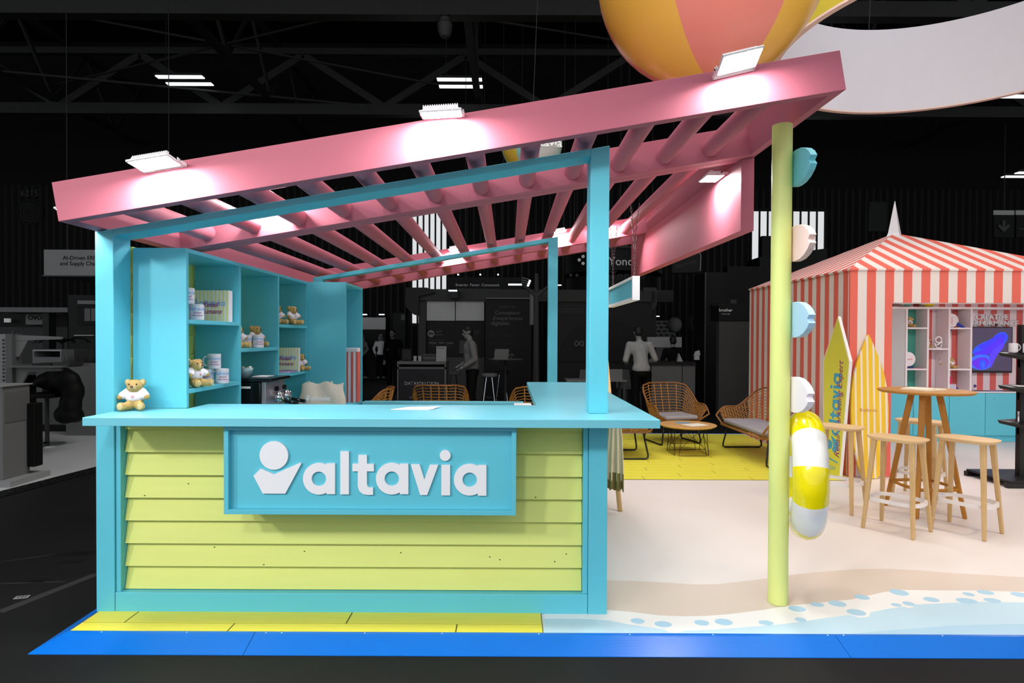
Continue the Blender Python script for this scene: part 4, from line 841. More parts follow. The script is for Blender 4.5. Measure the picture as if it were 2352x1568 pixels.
for y in (3.75, 5.4): MB().box(-1.80, -1.44, y, y + .03, 0, .84).build('support', TEAL, lc)
rc = thing('rear_counter', 'low turquoise ledge closing the back of the kiosk', 'counter', (-.65, 6.08, 0)); MB().box(-.80, .80, -.04, .09, .80, .86).build('ledge_top', TEALTOP, rc, bevel=.002); MB().box(-.79, .79, .02, .07, 0, .80).build('front_panel', TEAL, rc)
wb_ = MB().box(-.09, .08, -.12, .12, 0, .86).build('small_fridge', WHITE, bevel=.006); wb_.location = (.145, 5.86, .003); tag(wb_, 'small white appliance behind the right end of the worktop', 'appliance'); MB().box(-.02, .03, -.124, -.12, .6, .63).build('handle', CHROME, wb_)
# striped carton
cart = thing('striped_carton', 'tall red and white striped carton in the turquoise cabinet', 'carton', (-1.535, 6.0, .866)); MB().box(-.062, .062, -.05, .05, 0, .49).build('carton_body', stripes('carton_stripe', 'E9DDE2', 'D8685F', 'X', .049, .03, .5), cart); MB().box(-.064, .064, -.052, .052, .49, .53).build('carton_lid', mat('carton_white', 'E9E0E6', .5), cart, bevel=.006)
# ------------------------------------------------------------------ teddy bears
FUR = mat('bear_fur', 'C4A468', 0.9, 0.1, 0.16, 60, 0.6, 260); FURL = mat('bear_fur_light', 'D2B886', 0.9, 0.1, 0.10, 60, 0.4, 260); SHIRT = mat('bear_shirt', 'EFEAF2', 0.8, 0.15, 0.02, 30, .2, 120)
NOSE = mat('bear_nose', '6B4438', .4, .4, 0); EYE_ = mat('bear_eye', '1A1410', .15, .5, 0); BLOGO = mat('shirt_print_pink', 'D9A0B4', .7, .2, 0)
def make_bear():
    t = thing('teddy_bear', 'x', 'teddy bear')
    b = MB(); b.ell((0, 0, .062), (.044, .038, .056)); b.ell((0, -.006, .134), (.042, .037, .036)); b.ell((0, -.036, .124), (.024, .018, .019))
    for s in (-1, 1):
        b.ell((s * .038, .004, .152), (.017, .011, .020)); b.cap((s * .036, -.004, .098), .019, (s * .066, -.028, .074), .016)
        b.cap((s * .026, -.02, .026), .025, (s * .046, -.062, .023), .021); b.ell((s * .048, -.070, .026), (.022, .014, .025))
    skin_obj('body', b, FUR, t, .0055, 3)
    s_ = MB(); s_.ell((0, -.001, .074), (.050, .044, .036)); s_.cap((.036, -.004, .100), .0225, (.057, -.020, .082), .021); s_.cap((-.036, -.004, .100), .0225, (-.057, -.020, .082), .021)
    so = skin_obj('shirt', s_, SHIRT, t, .0055, 2)
    MB().ell((0, -.044, .077), (.009, .003, .008), 10, 6).build('shirt_print', BLOGO, so, smooth=True)
    h = MB().ell((0, -.045, .126), (.019, .012, .014)).build('muzzle', FURL, t, smooth=True)
    MB().ell((0, -.057, .133), (.009, .006, .0065)).build('nose', NOSE, h, smooth=True); MB().tube([(-.009, -.0545, .120), (0, -.0575, .122), (.009, -.0545, .120)], .0012, 5).build('mouth', EYE_, h)
    for s in (-1, 1):
        MB().ell((s * .0185, -.0395, .1445), .0042, 8, 6).build('eye', EYE_, t, smooth=True); MB().ell((s * .039, -.006, .152), (.010, .006, .013)).build('inner_ear', FURL, t, smooth=True); MB().ell((s * .049, -.083, .027), (.014, .004, .017)).build('paw_pad', FURL, t, smooth=True)
    return t
BG = 'teddy bears given away at the stand'
bear0 = make_bear(); bear0['group'] = BG
bears = [((-2.062, 3.365, 1.0935), .25, 1.0, 'teddy bear in white shirt sitting on the worktop beside the left kiosk post'),
         ((-1.865, 3.625, 1.20), 1.25, .98, 'teddy bear sitting beside mugs on the lower left shelf'),
         ((-1.900, 4.255, 1.4195), 1.3, .95, 'teddy bear half hidden by the shelf divider left of two mugs'),
         ((-1.955, 4.70, 1.4195), 1.2, .98, 'teddy bear peeking over two mugs on the middle shelf'),
         ((-1.925, 5.05, 1.6025), 1.2, .95, 'left teddy bear of the pair on the upper right shelf'),
         ((-1.855, 5.22, 1.6025), 1.15, .95, 'right teddy bear of the pair on the upper right shelf'),
         ((-1.865, 5.452, 1.1985), 1.2, .9, 'teddy bear behind the striped box on the lower right shelf')]
def put_bear(i, loc, rz, sc, lab):
    if i == 0: bear0.location = loc; bear0.rotation_euler = (0, 0, rz); bear0.scale = (sc,) * 3; bear0['label'] = lab
    else: dup(bear0, lab, loc, rz, BG, sc)
for i, (l, r, s, lab) in enumerate(bears): put_bear(i, l, r, s, lab)
# ------------------------------------------------------------------ mugs
MUGW = mat('mug_ceramic', 'E9E7EE', .25, .5, 0.0); PBLUE = mat('print_light_blue', '8FB4E2', .5, .3, 0); PPURP = mat('print_purple', 'B0568F', .5, .3, 0)
def bent(mb, r, z0):
    vs = []
    for x, y, z in mb.v: a = x / r; rr = r + z + .0004; vs.append((rr * math.sin(a), -rr * math.cos(a), z0 + y))
    mb.v = vs; return mb
def make_mug():
    t = thing('mug', 'x', 'mug'); r = .0395
    smooth_angle(MB().lathe([(r * .93, 0), (r, .003), (r, .093), (r - .003, .0945), (r - .005, .092), (r - .005, .006)], 32).build('cup', MUGW, t))
    MB().tube([(-r + .002, 0, .078), (-r - .016, 0, .076), (-r - .026, 0, .062), (-r - .026, 0, .036), (-r - .014, 0, .021), (-r + .002, 0, .019)], .0052, 8).build('handle', MUGW, t, smooth=True)
    bent(logo(None, None, None, .108, .0004, joined=True, seg=14), r, .068).build('printed_logo', PBLUE, t, kind='stuff')
    me = text('Retail\nHumans', PPURP, Matrix.Identity(4), t, width=.066, ext=0, shear=.45, bold=.02, name='printed_script')
    for v in me.data.vertices: a = (v.co.x + .006) / r; v.co = Vector(((r + .0006) * math.sin(a), -(r + .0006) * math.cos(a), .036 + v.co.y * .8))
    return t
mug0 = make_mug(); MG = 'white mugs printed for the stand'
mugs = [((-1.935, 3.915, 1.1995), .15, 'bottom left mug of the three stacked beside the teddy bear'), ((-1.848, 3.935, 1.1995), .35, 'bottom right mug of the three stacked beside the teddy bear'), ((-1.895, 3.925, 1.295), .25, 'mug standing on top of two mugs beside the teddy bear'),
        ((-1.945, 3.60, 1.5985), .3, 'bottom left mug in front of the striped gift box'), ((-1.868, 3.655, 1.5985), .4, 'bottom right mug in front of the striped gift box'), ((-1.912, 3.63, 1.694), .35, 'mug on top of two mugs in front of the striped gift box'),
        ((-1.922, 4.46, 1.4195), .9, 'left mug of the pair below the peeking teddy bear'), ((-1.862, 4.535, 1.4195), .5, 'right mug of the pair below the peeking teddy bear')]
for i, (l, r, lab) in enumerate(mugs):
    if i == 0: mug0.location = l; mug0.rotation_euler = (0, 0, r); mug0['label'] = lab; mug0['group'] = MG
    else: dup(mug0, lab, l, r, MG)
# gift boxes with yellow stripes
GBX = stripes('gift_stripe', 'F3F0F6', 'ECEC9A', 'X', .0250, 0, .52)
def gift_box(label, x, y, z, rz, w, h, d):
    t = thing('gift_box', label, 'gift box', (x, y, z), rz, 'striped gift boxes'); MB().box(-w / 2, w / 2, 0, d, 0, h).build('box_body', GBX, t, bevel=.001)
    logo(None, None, None, w * .80, .0006, joined=True, seg=16).xf(Matrix.Translation((0, 0, h * .62)) @ RX90).build('printed_logo', PBLUE, t, kind='stuff'); text('Retail\nHumans', PPURP, face(.012, -.001, h * .44), t, width=w * .58, shear=.45, bold=.02, name='printed_script', ext=.0002)
gift_box('yellow-striped gift box on the upper left shelf', -1.985, 4.035, 1.5985, .06, .262, .208, .06); gift_box('yellow-striped gift box on the lower right shelf', -1.965, 5.325, 1.1985, .05, .262, .208, .04)
for k in range(3):
    q = MB().box(-.06, .06, -.08, .08, 0, .006).build('booklet', mat('booklet_%d' % k, ['C9B8D8', 'E4DCEA', '8E6FA8'][k], .6)); q.location = (-1.89 + .006 * k, 5.16 + .01 * k, 1.1985 + .0062 * k); tag(q, ['lowest', 'middle', 'topmost'][k] + ' booklet lying flat before the lower right gift box', 'booklet', 'booklets on the lower right shelf')
# coffee machine
cm = thing('coffee_machine', 'black and steel coffee machine on the turquoise bench', 'coffee machine', (-1.85, 4.44, .8655)); CMB = mat('machine_black', '0B0B0C', .22, .5, 0)
MB().box(-.13, .13, -.21, .17, 0, .32).build('housing', CMB, cm, bevel=.012); MB().box(-.135, .20, -.215, .175, .32, .345).build('cup_tray', CMB, cm, bevel=.006); MB().box(.131, .16, -.20, .16, .06, .32).build('steel_front', mat('machine_steel', 'B9B4BC', .25, .5, .03, metal=.6), cm, bevel=.004)
MB().box(.131, .30, -.19, .15, 0, .05).build('drip_tray', CMB, cm, bevel=.004)
for y in (-.09, .06):
    g_ = MB().lathe([(.033, .17), (.036, .20), (.03, .24)], 16, (.21, y, 0)).build('brew_group', CHROME, cm, smooth=True); MB().tube([(.21, y, .185), (.36, y - .04, .165)], [.010, .014], 8).build('portafilter_handle', CMB, g_)
    MB().tube([(.24, y - .07, .25), (.27, y - .08, .20), (.26, y - .08, .08)], .006, 6).build('steam_wand', CHROME, cm)
    MB().lathe([(.018, 0), (.018, .02)], 12).xf(Matrix.Translation((.16, y + .07, .26)) @ Matrix.Rotation(math.pi / 2, 4, 'Y')).build('knob', CMB, cm)
MB().box(-.10, .06, -.2115, -.2105, .275, .29).build('badge', mat('badge_white', 'E0E0DC', .5), cm); MB().tube([(-.02, -.225, .10), (.13, -.235, .14)], .005, 6).build('lever', CHROME, cm)
bw = thing('glass_bowl', 'small glass bowl of sweets on the coffee machine', 'bowl', (-1.86, 4.30, 1.211)); MB().lathe([(.03, 0), (.045, .03), (.056, .07), (.053, .07), (.042, .03), (.027, .005)], 24).build('bowl', mat('bowl_glass', '7C9AA0', .08, .5, 0), bw, smooth=True)
rnd = random.Random(11)
for k in range(14): a_ = rnd.uniform(0, 6.28); rr = rnd.uniform(0, .036); MB().ell((rr * math.cos(a_), rr * math.sin(a_), .055 + rnd.uniform(0, .02)), (.012, .009, .008), 8, 6).build('sweet', mat('sweet_%d' % (k % 3), ['D9D2D0', '8C5A6A', 'B8C4A0'][k % 3], .4), bw, smooth=True)
ts = MB().box(-.05, .06, -.07, .07, 0, .004).build('paper_tray', WHITE); ts.location = (-1.80, 4.46, 1.2115); tag(ts, 'white paper lying on top of the coffee machine', 'paper')
# tote bag
CANV = mat('canvas', 'D6CCBE', .85, .1, .05, 14, .4, 90); CANVD = mat('canvas_brown', 'A88C68', .85, .1, .05, 14)
tb = thing('tote_bag', 'beige canvas tote bag with white lettering leaning on the turquoise cabinet', 'bag', (-1.655, 5.40, .8665), .06); m = MB(); n = 22; k_ = 12
vs = []; fs = []
for j in range(k_ + 1):
    v = j / k_
    for s in (-1, 1):
        for i in range(n + 1):
            u = i / n * 2 - 1; hw = .205 - .018 * v; top = .232 + .012 * math.sin(u * 7) - .012 * abs(u)
            y = s * (.040 * (1 - v) ** .6 * (1 - u * u) ** .5 + .006) + .010 * math.sin(u * 5 + v * 3) + .035 * v
            vs.append((u * hw + .01 * math.sin(v * 6) * u, y, v * top))
W_ = 2 * (n + 1)
for j in range(k_):
    for h_ in (0, 1):
        for i in range(n):
            a_ = j * W_ + h_ * (n + 1) + i; q = (a_, a_ + 1, a_ + 1 + W_, a_ + W_); fs.append(q if h_ == 0 else q[::-1])
    a_ = j * W_; fs.append((a_ + n + 1, a_, a_ + W_, a_ + W_ + n + 1)); fs.append((a_ + n, a_ + W_ - 1, a_ + 2 * W_ - 1, a_ + n + W_))
m.add(vs, fs); m.build('bag_body', CANV, tb, smooth=True)
logo(tb, WHITE, Matrix.Translation((-.02, -.052, .10)) @ Matrix.Rotation(-.18, 4, 'X') @ RX90, .21, .003, seg=16)
for x in (-.12, .08): MB().ell((x, .03, .228), (.010, .012, .014), 8, 6).build('handle_knot', CANV, tb, smooth=True)
# ------------------------------------------------------------------ striped tents
TX0, TX1, TY0, TY1, TZ = 3.72, 6.42, 6.65, 9.42, 2.272
RED, CRM = 'EC7264', 'EFE4E0'
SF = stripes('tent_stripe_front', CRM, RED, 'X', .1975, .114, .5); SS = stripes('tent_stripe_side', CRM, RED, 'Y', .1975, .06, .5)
def tent(label, x0, x1, left_wall=True):
    t = thing('striped_tent', label, 'tent', (x0, TY0, 0)); W, D = x1 - x0, TY1 - TY0
    if left_wall: MB().box(0, .02, .02, D, .003, TZ).build('side_wall', SS, t)
    MB().box(0, .462, 0, .02, .003, TZ).build('front_post_cloth', SF, t); MB().box(.462, W, 0, .02, 1.906, TZ).build('front_valance', SF, t)
    MB().box(.442, .462, .02, .09, .003, 1.906).build('opening_jamb', WHITE, t); MB().box(.462, W, .02, .03, 1.895, 1.92).build('opening_edge', WHITE, t)
    ax, ay, az = W / 2, D / 2, 2.90; e = .015
    A_ = (ax, ay, az)
    def panel(p, q, m): MB().add([p, q, A_, (p[0], p[1], p[2] - .02), (q[0], q[1], q[2] - .02), (ax, ay, az - .02)], [(0, 1, 2), (5, 4, 3), (0, 3, 4, 1), (1, 4, 5, 2), (2, 5, 3, 0)]).build('roof_panel', m, t)
    c = [(-e, -e, TZ), (W + e, -e, TZ), (W + e, D, TZ), (-e, D, TZ)]
    panel(c[0], c[1], SF); panel(c[1], c[2], SS); panel(c[2], c[3], SF); panel(c[3], c[0], SS)
    MB().lathe([(.105, az - .045), (.085, az), (.004, az + .42)], 4, (ax, ay, 0)).build('spike', mat('spike_white', 'EFEDF0', .5), t)
    return t
tent('red and white striped tent with white spike right of the lime pole', TX0, TX1); tent('second striped tent behind the right picture edge', TX1 + .05, TX1 + 2.75, False)
# back wall and shelves inside the tent
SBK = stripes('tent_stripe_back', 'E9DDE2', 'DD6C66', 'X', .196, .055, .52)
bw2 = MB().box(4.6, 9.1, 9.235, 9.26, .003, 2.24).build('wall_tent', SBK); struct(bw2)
tk = MB().box(5.88, 6.165, 9.228, 9.2345, .745, 2.0).build('green_panel', mat('green_panel', '4FA894', .6)); tag(tk, 'green strip of wall behind the leftmost white shelves in the tent', 'panel')
SHW = mat('shelf_white', 'ECE8EA', .45, .3, .01); SHG = mat('shelf_grey', 'BCC2C2', .6, .2, .02)
sh = thing('white_shelves', 'white open shelves standing inside the striped tent', 'shelf', (5.86, 9.0, .745))
HX = (5.856, 6.170, 6.484, 6.806); Y0, Y1 = 8.965, 9.225
def V(mb, *a, **k): mb.v = [(x - 5.86, y - 9.0, z - .745) for x, y, z in mb.v]; return mb.build(*a, **k)
for i, x in enumerate(HX): V(MB().box(x - .014, x + .014, Y0, Y1, .746, 1.955), 'upright', SHW, sh, bevel=.001)
V(MB().box(HX[0] - .40, HX[3] + 1.9, Y0, Y1, 1.956, 1.985), 'top_board', SHW, sh, bevel=.001)
V(MB().box(HX[0] - .40, HX[0] - .015, Y0 + .01, Y0 + .03, .746, 1.955), 'side_filler', SHG, sh)
SHZ = {0: (1.672, 1.066), 1: (1.366,), 2: (1.672, 1.066)}
for k, zs in SHZ.items():
    for z in zs: V(MB().box(HX[k] + .0145, HX[k + 1] - .0145, Y0, Y1, z - .011, z + .011), 'shelf_board', SHW, sh, bevel=.001)
cab = thing('teal_cabinet', 'long turquoise cabinet with white top inside the striped tent', 'cabinet', (5.0, 8.97, 0)); CT = mat('cabinet_turquoise', '64CCE0', .45, .3, .02)
MB().box(-.1, 4.0, .0, .26, .09, .725).build('body', CT, cab); MB().box(-.1, 4.0, .02, .26, .003, .09).build('plinth', CT, cab); MB().box(-.12, 4.0, -.02, .262, .725, .744).build('cabinet_top', SHW, cab, bevel=.002)
for k in range(7): d_ = MB().box(-.095 + k * .53, .425 + k * .53, -.012, -.0005, .10, .72).build('door', CT, cab, bevel=.001); MB().lathe([(.006, 0), (.006, .008)], 10).xf(face(.03 + k * .53, -.012, .63)).build('lock', CHROME, d_)
# television and lettering
tv = thing('television', 'flat television showing a blue abstract flower in the tent', 'television', (7.19, 9.16, 1.01)); MB().box(-.37, .385, 0, .055, 0, .69).build('casing', mat('tv_black', '141012', .3, .4, 0), tv, bevel=.003)
SCR = mat('tv_screen_dark', '4A4258', .3, .3, .1, 1.5, emit='5A5070', estr=.30); MB().box(-.355, .37, -.003, 0, .03, .675).build('screen', SCR, tv)
cols = ['2A4CF0', '3A34E0', '4A2CD8', '3560F8', '5A2AC8', '2F48F0', '4F3AE8', '3A58FF']
rnd = random.Random(4)
ribbons = [[(-.20, .36), (-.10, .44), (.06, .50), (.16, .60), (.25, .62), (.31, .57), (.30, .48), (.22, .40), (.10, .33), (-.02, .28), (-.14, .24), (-.22, .28)],
           [(-.16, .40), (.0, .46), (.14, .57), (.26, .60), (.29, .53), (.20, .43), (.06, .36), (-.08, .34)],
           [(-.22, .30), (-.06, .34), (.10, .46), (.22, .54), (.27, .48), (.16, .36), (.02, .27), (-.14, .22)],
           [(-.28, .16), (-.20, .26), (-.04, .28), (.06, .24), (.08, .12), (.0, .05), (-.12, .045), (-.22, .07)],
           [(-.25, .15), (-.14, .23), (.0, .23), (.04, .14), (-.02, .06), (-.14, .05)], [(-.12, .19), (-.04, .20), (.0, .12), (-.05, .05), (-.11, .06)],
           [(.02, .26), (.12, .38), (.24, .46), (.26, .40), (.14, .26), (.08, .12), (.05, .06)], [(-.09, .15), (-.05, .16), (-.03, .09), (-.07, .05)]]
for k, rpts in enumerate(ribbons):
    c_ = cols[k]; pts = []
    for i in range(len(rpts)):
        p, q = rpts[i], rpts[(i + 1) % len(rpts)]; pts += [((p[0] * .75 + q[0] * .25), (p[1] * .75 + q[1] * .25)), ((p[0] * .25 + q[0] * .75), (p[1] * .25 + q[1] * .75))]
    MB().prism(pts, -.004 - .0008 * k, -.003, 'xz').build('screen_ribbon', mat('screen_' + c_, c_, .3, .2, .12, 6, emit=c_, estr=.75), tv)
ltr = thing('wall_lettering', 'white raised letters CREATIVE PERFORMANCE on the striped tent wall', 'lettering', (7.27, 9.232, 1.80))
def raised(s, zc, h, xc=None, x0=None):
    whole = text_mesh(s, 1.0, 0, 'LEFT', .03); ys = [v.co.y for v in whole.vertices]; xs = [v.co.x for v in whole.vertices]; kk = h / (max(ys) - min(ys)); ymid = (max(ys) + min(ys)) / 2; wid = (max(xs) - min(xs)) * kk; st_ = x0 if x0 is not None else xc - wid / 2
    for i, ch in enumerate(s):
        pre = text_mesh(s[:i + 1], 1.0, 0, 'LEFT', .03); one = text_mesh(ch, 1.0, 0, 'LEFT', .03)
        off = max(v.co.x for v in pre.vertices) - max(v.co.x for v in one.vertices) - min(xs)
        import bmesh
        bm = bmesh.new(); bm.from_mesh(one); r = bmesh.ops.extrude_face_region(bm, geom=bm.faces[:])
        for e in r['geom']:
            if isinstance(e, bmesh.types.BMVert): e.co.z += .02 / kk
        bm.to_mesh(one); bm.free()
        for v in one.vertices: v.co = Vector((st_ + (v.co.x + off) * kk, -v.co.z * kk, zc + (v.co.y - ymid) * kk))
        one.materials.clear(); one.materials.append(LETTER); o = bpy.data.objects.new('letter', one); COL.objects.link(o); o.parent = ltr
raised('PERFORMANCE', -.045, .085, x0=-.335); raised('CREATIVE', .05, .085, x0=-.21)
# things on the tent shelves
for j, (x, z, r, lab) in enumerate(((5.955, 1.6835, .9, 'teddy bear on the top left shelf inside the tent'), (6.215, 1.3775, .9, 'teddy bear left of the white figure inside the tent'), (6.575, 1.0775, .55, 'front teddy bear on the right shelf inside the tent'))): put_bear(1, (x, 9.06, z), r, .95, lab)
put_bear(1, (6.51, 9.16, 1.0775), .4, .9, 'rear teddy bear half hidden on the right shelf inside the tent')
def racket(label, x, y, z, roll, r=.10):
    t = thing('beach_racket', label, 'racket', (x, y, z), 0, 'beach rackets in the tent'); M = Matrix.Rotation(roll, 4, 'Y'); MB().lathe([(r, 0), (r, .010)], 28).xf(M @ RX90).build('blade', mat('racket_white', 'E9E4E8', .5), t)
    MB().hexa([(-.016, -.013, -r - .12), (.016, -.013, -r - .12), (.016, .003, -r - .12), (-.016, .003, -r - .12), (-.022, -.013, -r + .01), (.022, -.013, -r + .01), (.022, .003, -r + .01), (-.022, .003, -r + .01)]).xf(M).build('grip', mat('racket_blue', '2440B4', .45), t, bevel=.003)
    text('altavia', mat('print_red', 'D8705E', .5), M @ Matrix.Translation((-.0, -.0115, 0)) @ RX90 @ Matrix.Rotation(.5, 4, 'Z'), t, width=r * 1.1); return t
racket('white beach racket with blue grip on the top right tent shelf', 6.575, 9.06, 1.79, -1.05); racket('second white racket behind the first on the top right tent shelf', 6.61, 9.10, 1.79, .2, .098); racket('white round racket leaning on the left tent upright', 5.90, 9.0, 1.215, .4, .105)
fg = thing('white_figurine', 'white open outline figure of the company mark on the tent shelf', 'figurine', (6.385, 9.05, 1.3775)); MB().tube([(.045 * math.cos(k * .314), 0, .125 + .045 * math.sin(k * .314)) for k in range(20)], .010, 8, closed=True).build('figure_head', WHITE, fg, smooth=True); MB().tube([(-.055, 0, .075), (-.02, 0, .045), (.0, 0, .06), (.06, 0, .095), (.04, 0, .04), (.03, 0, .008), (-.03, 0, .008)], .009, 8, closed=True).build('figure_body', WHITE, fg, smooth=True)
PURC = [('sunglasses', '22306A', (5.93, 9.03, 1.0775), (.06, .03, .035), 'dark blue sunglasses on the left tent shelf'), ('fan_case', 'C43A78', (6.04, 9.03, 1.0775), (.09, .025, .008), 'pink flat case beside the blue sunglasses in the tent')]
for nm, hx_, l, d_, lab in PURC:
    q = MB().box(-d_[0], d_[0], -d_[1], d_[1], 0, d_[2]).build(nm, mat(nm, hx_, .35, .4), bevel=.006); q.location = l; tag(q, lab, nm.replace('_', ' '))
for k in range(5):
    q = MB().hexa([(-.11, -.07, 0), (.11, -.07, 0), (.11, .07, 0), (-.11, .07, 0), (-.11, -.07, .005), (.11, -.07, .005), (.11, .07, .005), (-.11, .07, .005)]).build('leaflet', mat('leaflet_%d' % k, ['E4E0EC', '6068B8', 'D8D4E4', '4850A0', 'E8E4F0'][k], .5)); q.location = (6.31 + .015 * k, 9.08, .7455 + .0055 * k); q.rotation_euler[2] = .1 * k - .2; tag(q, ['lowest', 'second lowest', 'middle', 'second highest', 'topmost'][k] + ' leaflet of the fanned pile below the white figure', 'leaflet', 'leaflets in the middle tent shelf')
cu = thing('pen_cup', 'small white box with a pink stick on the lower right tent shelf', 'pen cup', (6.575, 9.06, .7455)); MB().box(-.055, .055, -.045, .045, 0, .10).build('box', mat('pen_box', 'CFCBE0', .5), cu, bevel=.003); MB().box(-.012, .012, -.006, .006, .10, .21).build('stick', mat('stick_pink', 'E0306C', .4), cu)
for k, x in enumerate((6.50, 6.665)): q = MB().ell((0, 0, .025), (.022, .022, .025), 12, 8).build('small_ball', mat('ball_blue', '2C3C98', .4), smooth=True); q.location = (x, 9.05, .7455); tag(q, ['blue small ball left of the pen box in the tent', 'blue small ball right of the pen box in the tent'][k], 'ball')
for k in range(4):
    q = MB().box(-.13, .13, -.07, .07, 0, .006).build('magazine', mat('magazine_%d' % k, ['5A5260', '7C86C0', '4A4250', 'B06070'][k], .45)); q.location = (6.97 + .24 * k, 9.05, .7455); q.rotation_euler[2] = .15 * (k % 2) - .05; tag(q, ['first', 'second', 'third', 'fourth'][k] + ' magazine from the shelves below the television', 'magazine', 'magazines under the television')
bs2 = thing('round_badge', 'small round purple badge standing below the television', 'badge', (7.0, 9.14, .752)); MB().lathe([(.022, 0), (.022, .008)], 16).xf(Matrix.Translation((0, 0, .06)) @ RX90).build('disc', mat('badge_purple', '4A4690', .4), bs2); MB().box(-.004, .004, -.004, .004, 0, .04).build('stand', WHITE, bs2)
# beach balls on top of the tent shelves
def beach_ball(label, loc, r, cols, rot=(0, 0, 0), lab_text=None, panels=6, tm=None):
    mb = MB(); n, m = 48, 24; vs = []; fs = []; ms = []
    for i in range(m + 1):
        for k in range(n): t_ = math.pi * i / m; a_ = 2 * math.pi * k / n; vs.append((r * math.sin(t_) * math.cos(a_), r * math.sin(t_) * math.sin(a_), r * math.cos(t_)))
    for i in range(m):
        for k in range(n): l = (k + 1) % n; fs.append((i * n + k, (i + 1) * n + k, (i + 1) * n + l, i * n + l)); ms.append(int(k * panels / n) % len(cols))
    mb.v, mb.f, mb.m = vs, fs, ms; o = mb.build('beach_ball', [mat('ball_' + c, c, .28, .45, .01) for c in cols], smooth=True); o.location = loc; o.rotation_euler = rot; tag(o, label, 'beach ball'); return o
beach_ball('green and grey striped beach ball on the tent shelves', (5.90, 9.06, 2.10), .115, ['7FB8A4', 'D6DAD8'], (.3, .2, 0)); beach_ball('yellow and white beach ball on the tent shelves', (6.215, 9.06, 2.135), .15, ['E8D420', 'F0ECEC'], (.5, .3, .4))
# ------------------------------------------------------------------ surfboards
def surf_b():
    t = thing('surfboard', 'rounded surfboard with yellow and white stripes leaning on the tent front', 'surfboard', (3.905, 6.555, .003)); pts = []
    H_, W_ = 1.555, .205
    prof = [(.0, .055), (.006, .075), (.04, .098), (.15, .135), (.35, .178), (.55, .200), (.75, .205), (.95, .195), (1.10, .170), (1.25, .128), (1.37, .082), (1.46, .045), (1.52, .020), (1.555, .0)]
    pts = [(w_, z) for z, w_ in prof] + [(-w_, z) for z, w_ in prof[::-1][1:]]
    M = Matrix.Rotation(-.045, 4, 'X'); MB().prism(pts, -.018, .018, 'xz').xf(M).build('board', stripes('surf_stripe', 'F2C83C', 'F3E6D8', 'X', .066, .010, .70), t, bevel=.006)
    logo(None, None, None, .19, .001, joined=True, seg=14).xf(M @ Matrix.Translation((-.02, -.0182, .74)) @ RX90).build('printed_logo', mat('print_orange', 'D8A058', .5), t, kind='stuff')
surf_b()
def surf_a():
    t = thing('surfboard', 'pointed lime board with Retail Marketing Expert lettering leaning at the tent corner', 'surfboard', (3.545, 6.64, .003), -1.38); w0, w1, H_ = .125, .200, 1.75
    P_ = [(-w0, 0), (w0, 0), (w1, 1.27), (.0, H_), (-w1, 1.27)]
    M = Matrix.Rotation(-.036, 4, 'X'); MB().prism(P_, -.016, .018, 'xz').xf(M).build('board', WHITE, t)
    MB().prism([(x * .95, z if z == 0 else z - .012) for x, z in P_], -.018, -.0155, 'xz').xf(M).build('lime_face', mat('surf_lime', 'DCD650', .5, .3, .04, 6), t)
    R_ = RX90 @ Matrix.Rotation(math.pi / 2, 4, 'Z')
    logo(None, None, None, .86, .0012, joined=True, seg=16).xf(M @ Matrix.Translation((-.005, -.0182, .70)) @ R_).build('printed_logo', mat('print_teal', '4FA6C8', .5), t, kind='stuff')
    text('Retail Marketing Expert', mat('print_magenta', '9C3E74', .5), M @ Matrix.Translation((.085, -.0196, .75)) @ R_, t, width=1.05, shear=.35, name='printed_script')
    MB().prism([(-.10, .20), (.09, .16), (.09, .175), (-.10, .215)], -.0195, -.0180, 'xz').xf(M).build('printed_dash', mat('print_teal', '4FA6C8', .5), t); text('2024', mat('print_teal', '4FA6C8', .5), M @ face(.0, -.0185, .10), t, width=.12, shear=.3)
surf_a()
# ------------------------------------------------------------------ black display rack at the right edge
rk = thing('display_rack', 'black display rack with sloping shelves cut by the right edge', 'rack', (gr(2345, 1090).x + .06, 5.98 + .55, 0.003)); RKX = .0
rx = at(2340, 850, 6.4).x; rk.location = (rx, 6.4, .003)
MB().box(0, .07, -.03, .03, 0, 1.66).build('upright', DARKM, rk); MB().prism([(-.30, 0), (.6, 0), (.6, .05), (-.30, .05)], -.25, -.20, 'xz').prism([(-.30, 0), (.6, 0), (.6, .05), (-.30, .05)], .30, .35, 'xz').build('base_rail', DARKM, rk, kind='stuff'); MB().box(-.28, .5, -.24, .34, .05, .07).build('base_plate', DARKM, rk)
for z in (1.335, .995, .63):
    MB().hexa([(-.23, -.04, z), (-.0, -.20, z - .06), (.5, -.20, z - .06), (.5, .25, z), (-.25, -.04, z + .035), (-.02, -.20, z - .02), (.5, -.20, z - .02), (.5, .25, z + .035)]).build('shelf_tray', DARKM, rk); MB().prism([(0, z - .02), (0, z - .12), (.03, z - .10), (.05, z - .02)], -.015, .015, 'xz').build('shelf_bracket', DARKM, rk)
dup(mug0, 'plain looking mug on the black rack with its handle to the right', (rx - .085, 6.37, 1.375), math.pi - .15, MG); dup(mug0, 'second mug on the black rack cut by the rack upright', (rx + .005 - .0, 6.30, 1.372), math.pi - .15, MG)
for k, x in enumerate((-.055, .01)): q = MB().lathe([(.014, 0), (.010, .006), (.009, .11), (.011, .115)], 12).build('metal_pen', CHROME); q.location = (rx + x, 6.33 - .03 * k, .648); smooth_angle(q); tag(q, ['left thin metal tube on the lowest rack shelf', 'right thin metal tube on the lowest rack shelf'][k], 'tube')
q = MB().box(-.06, .06, -.05, .05, 0, .01).build('white_card', WHITE); q.location = (rx - .02, 6.36, 1.02); tag(q, 'white card lying on the middle shelf of the black rack', 'card')

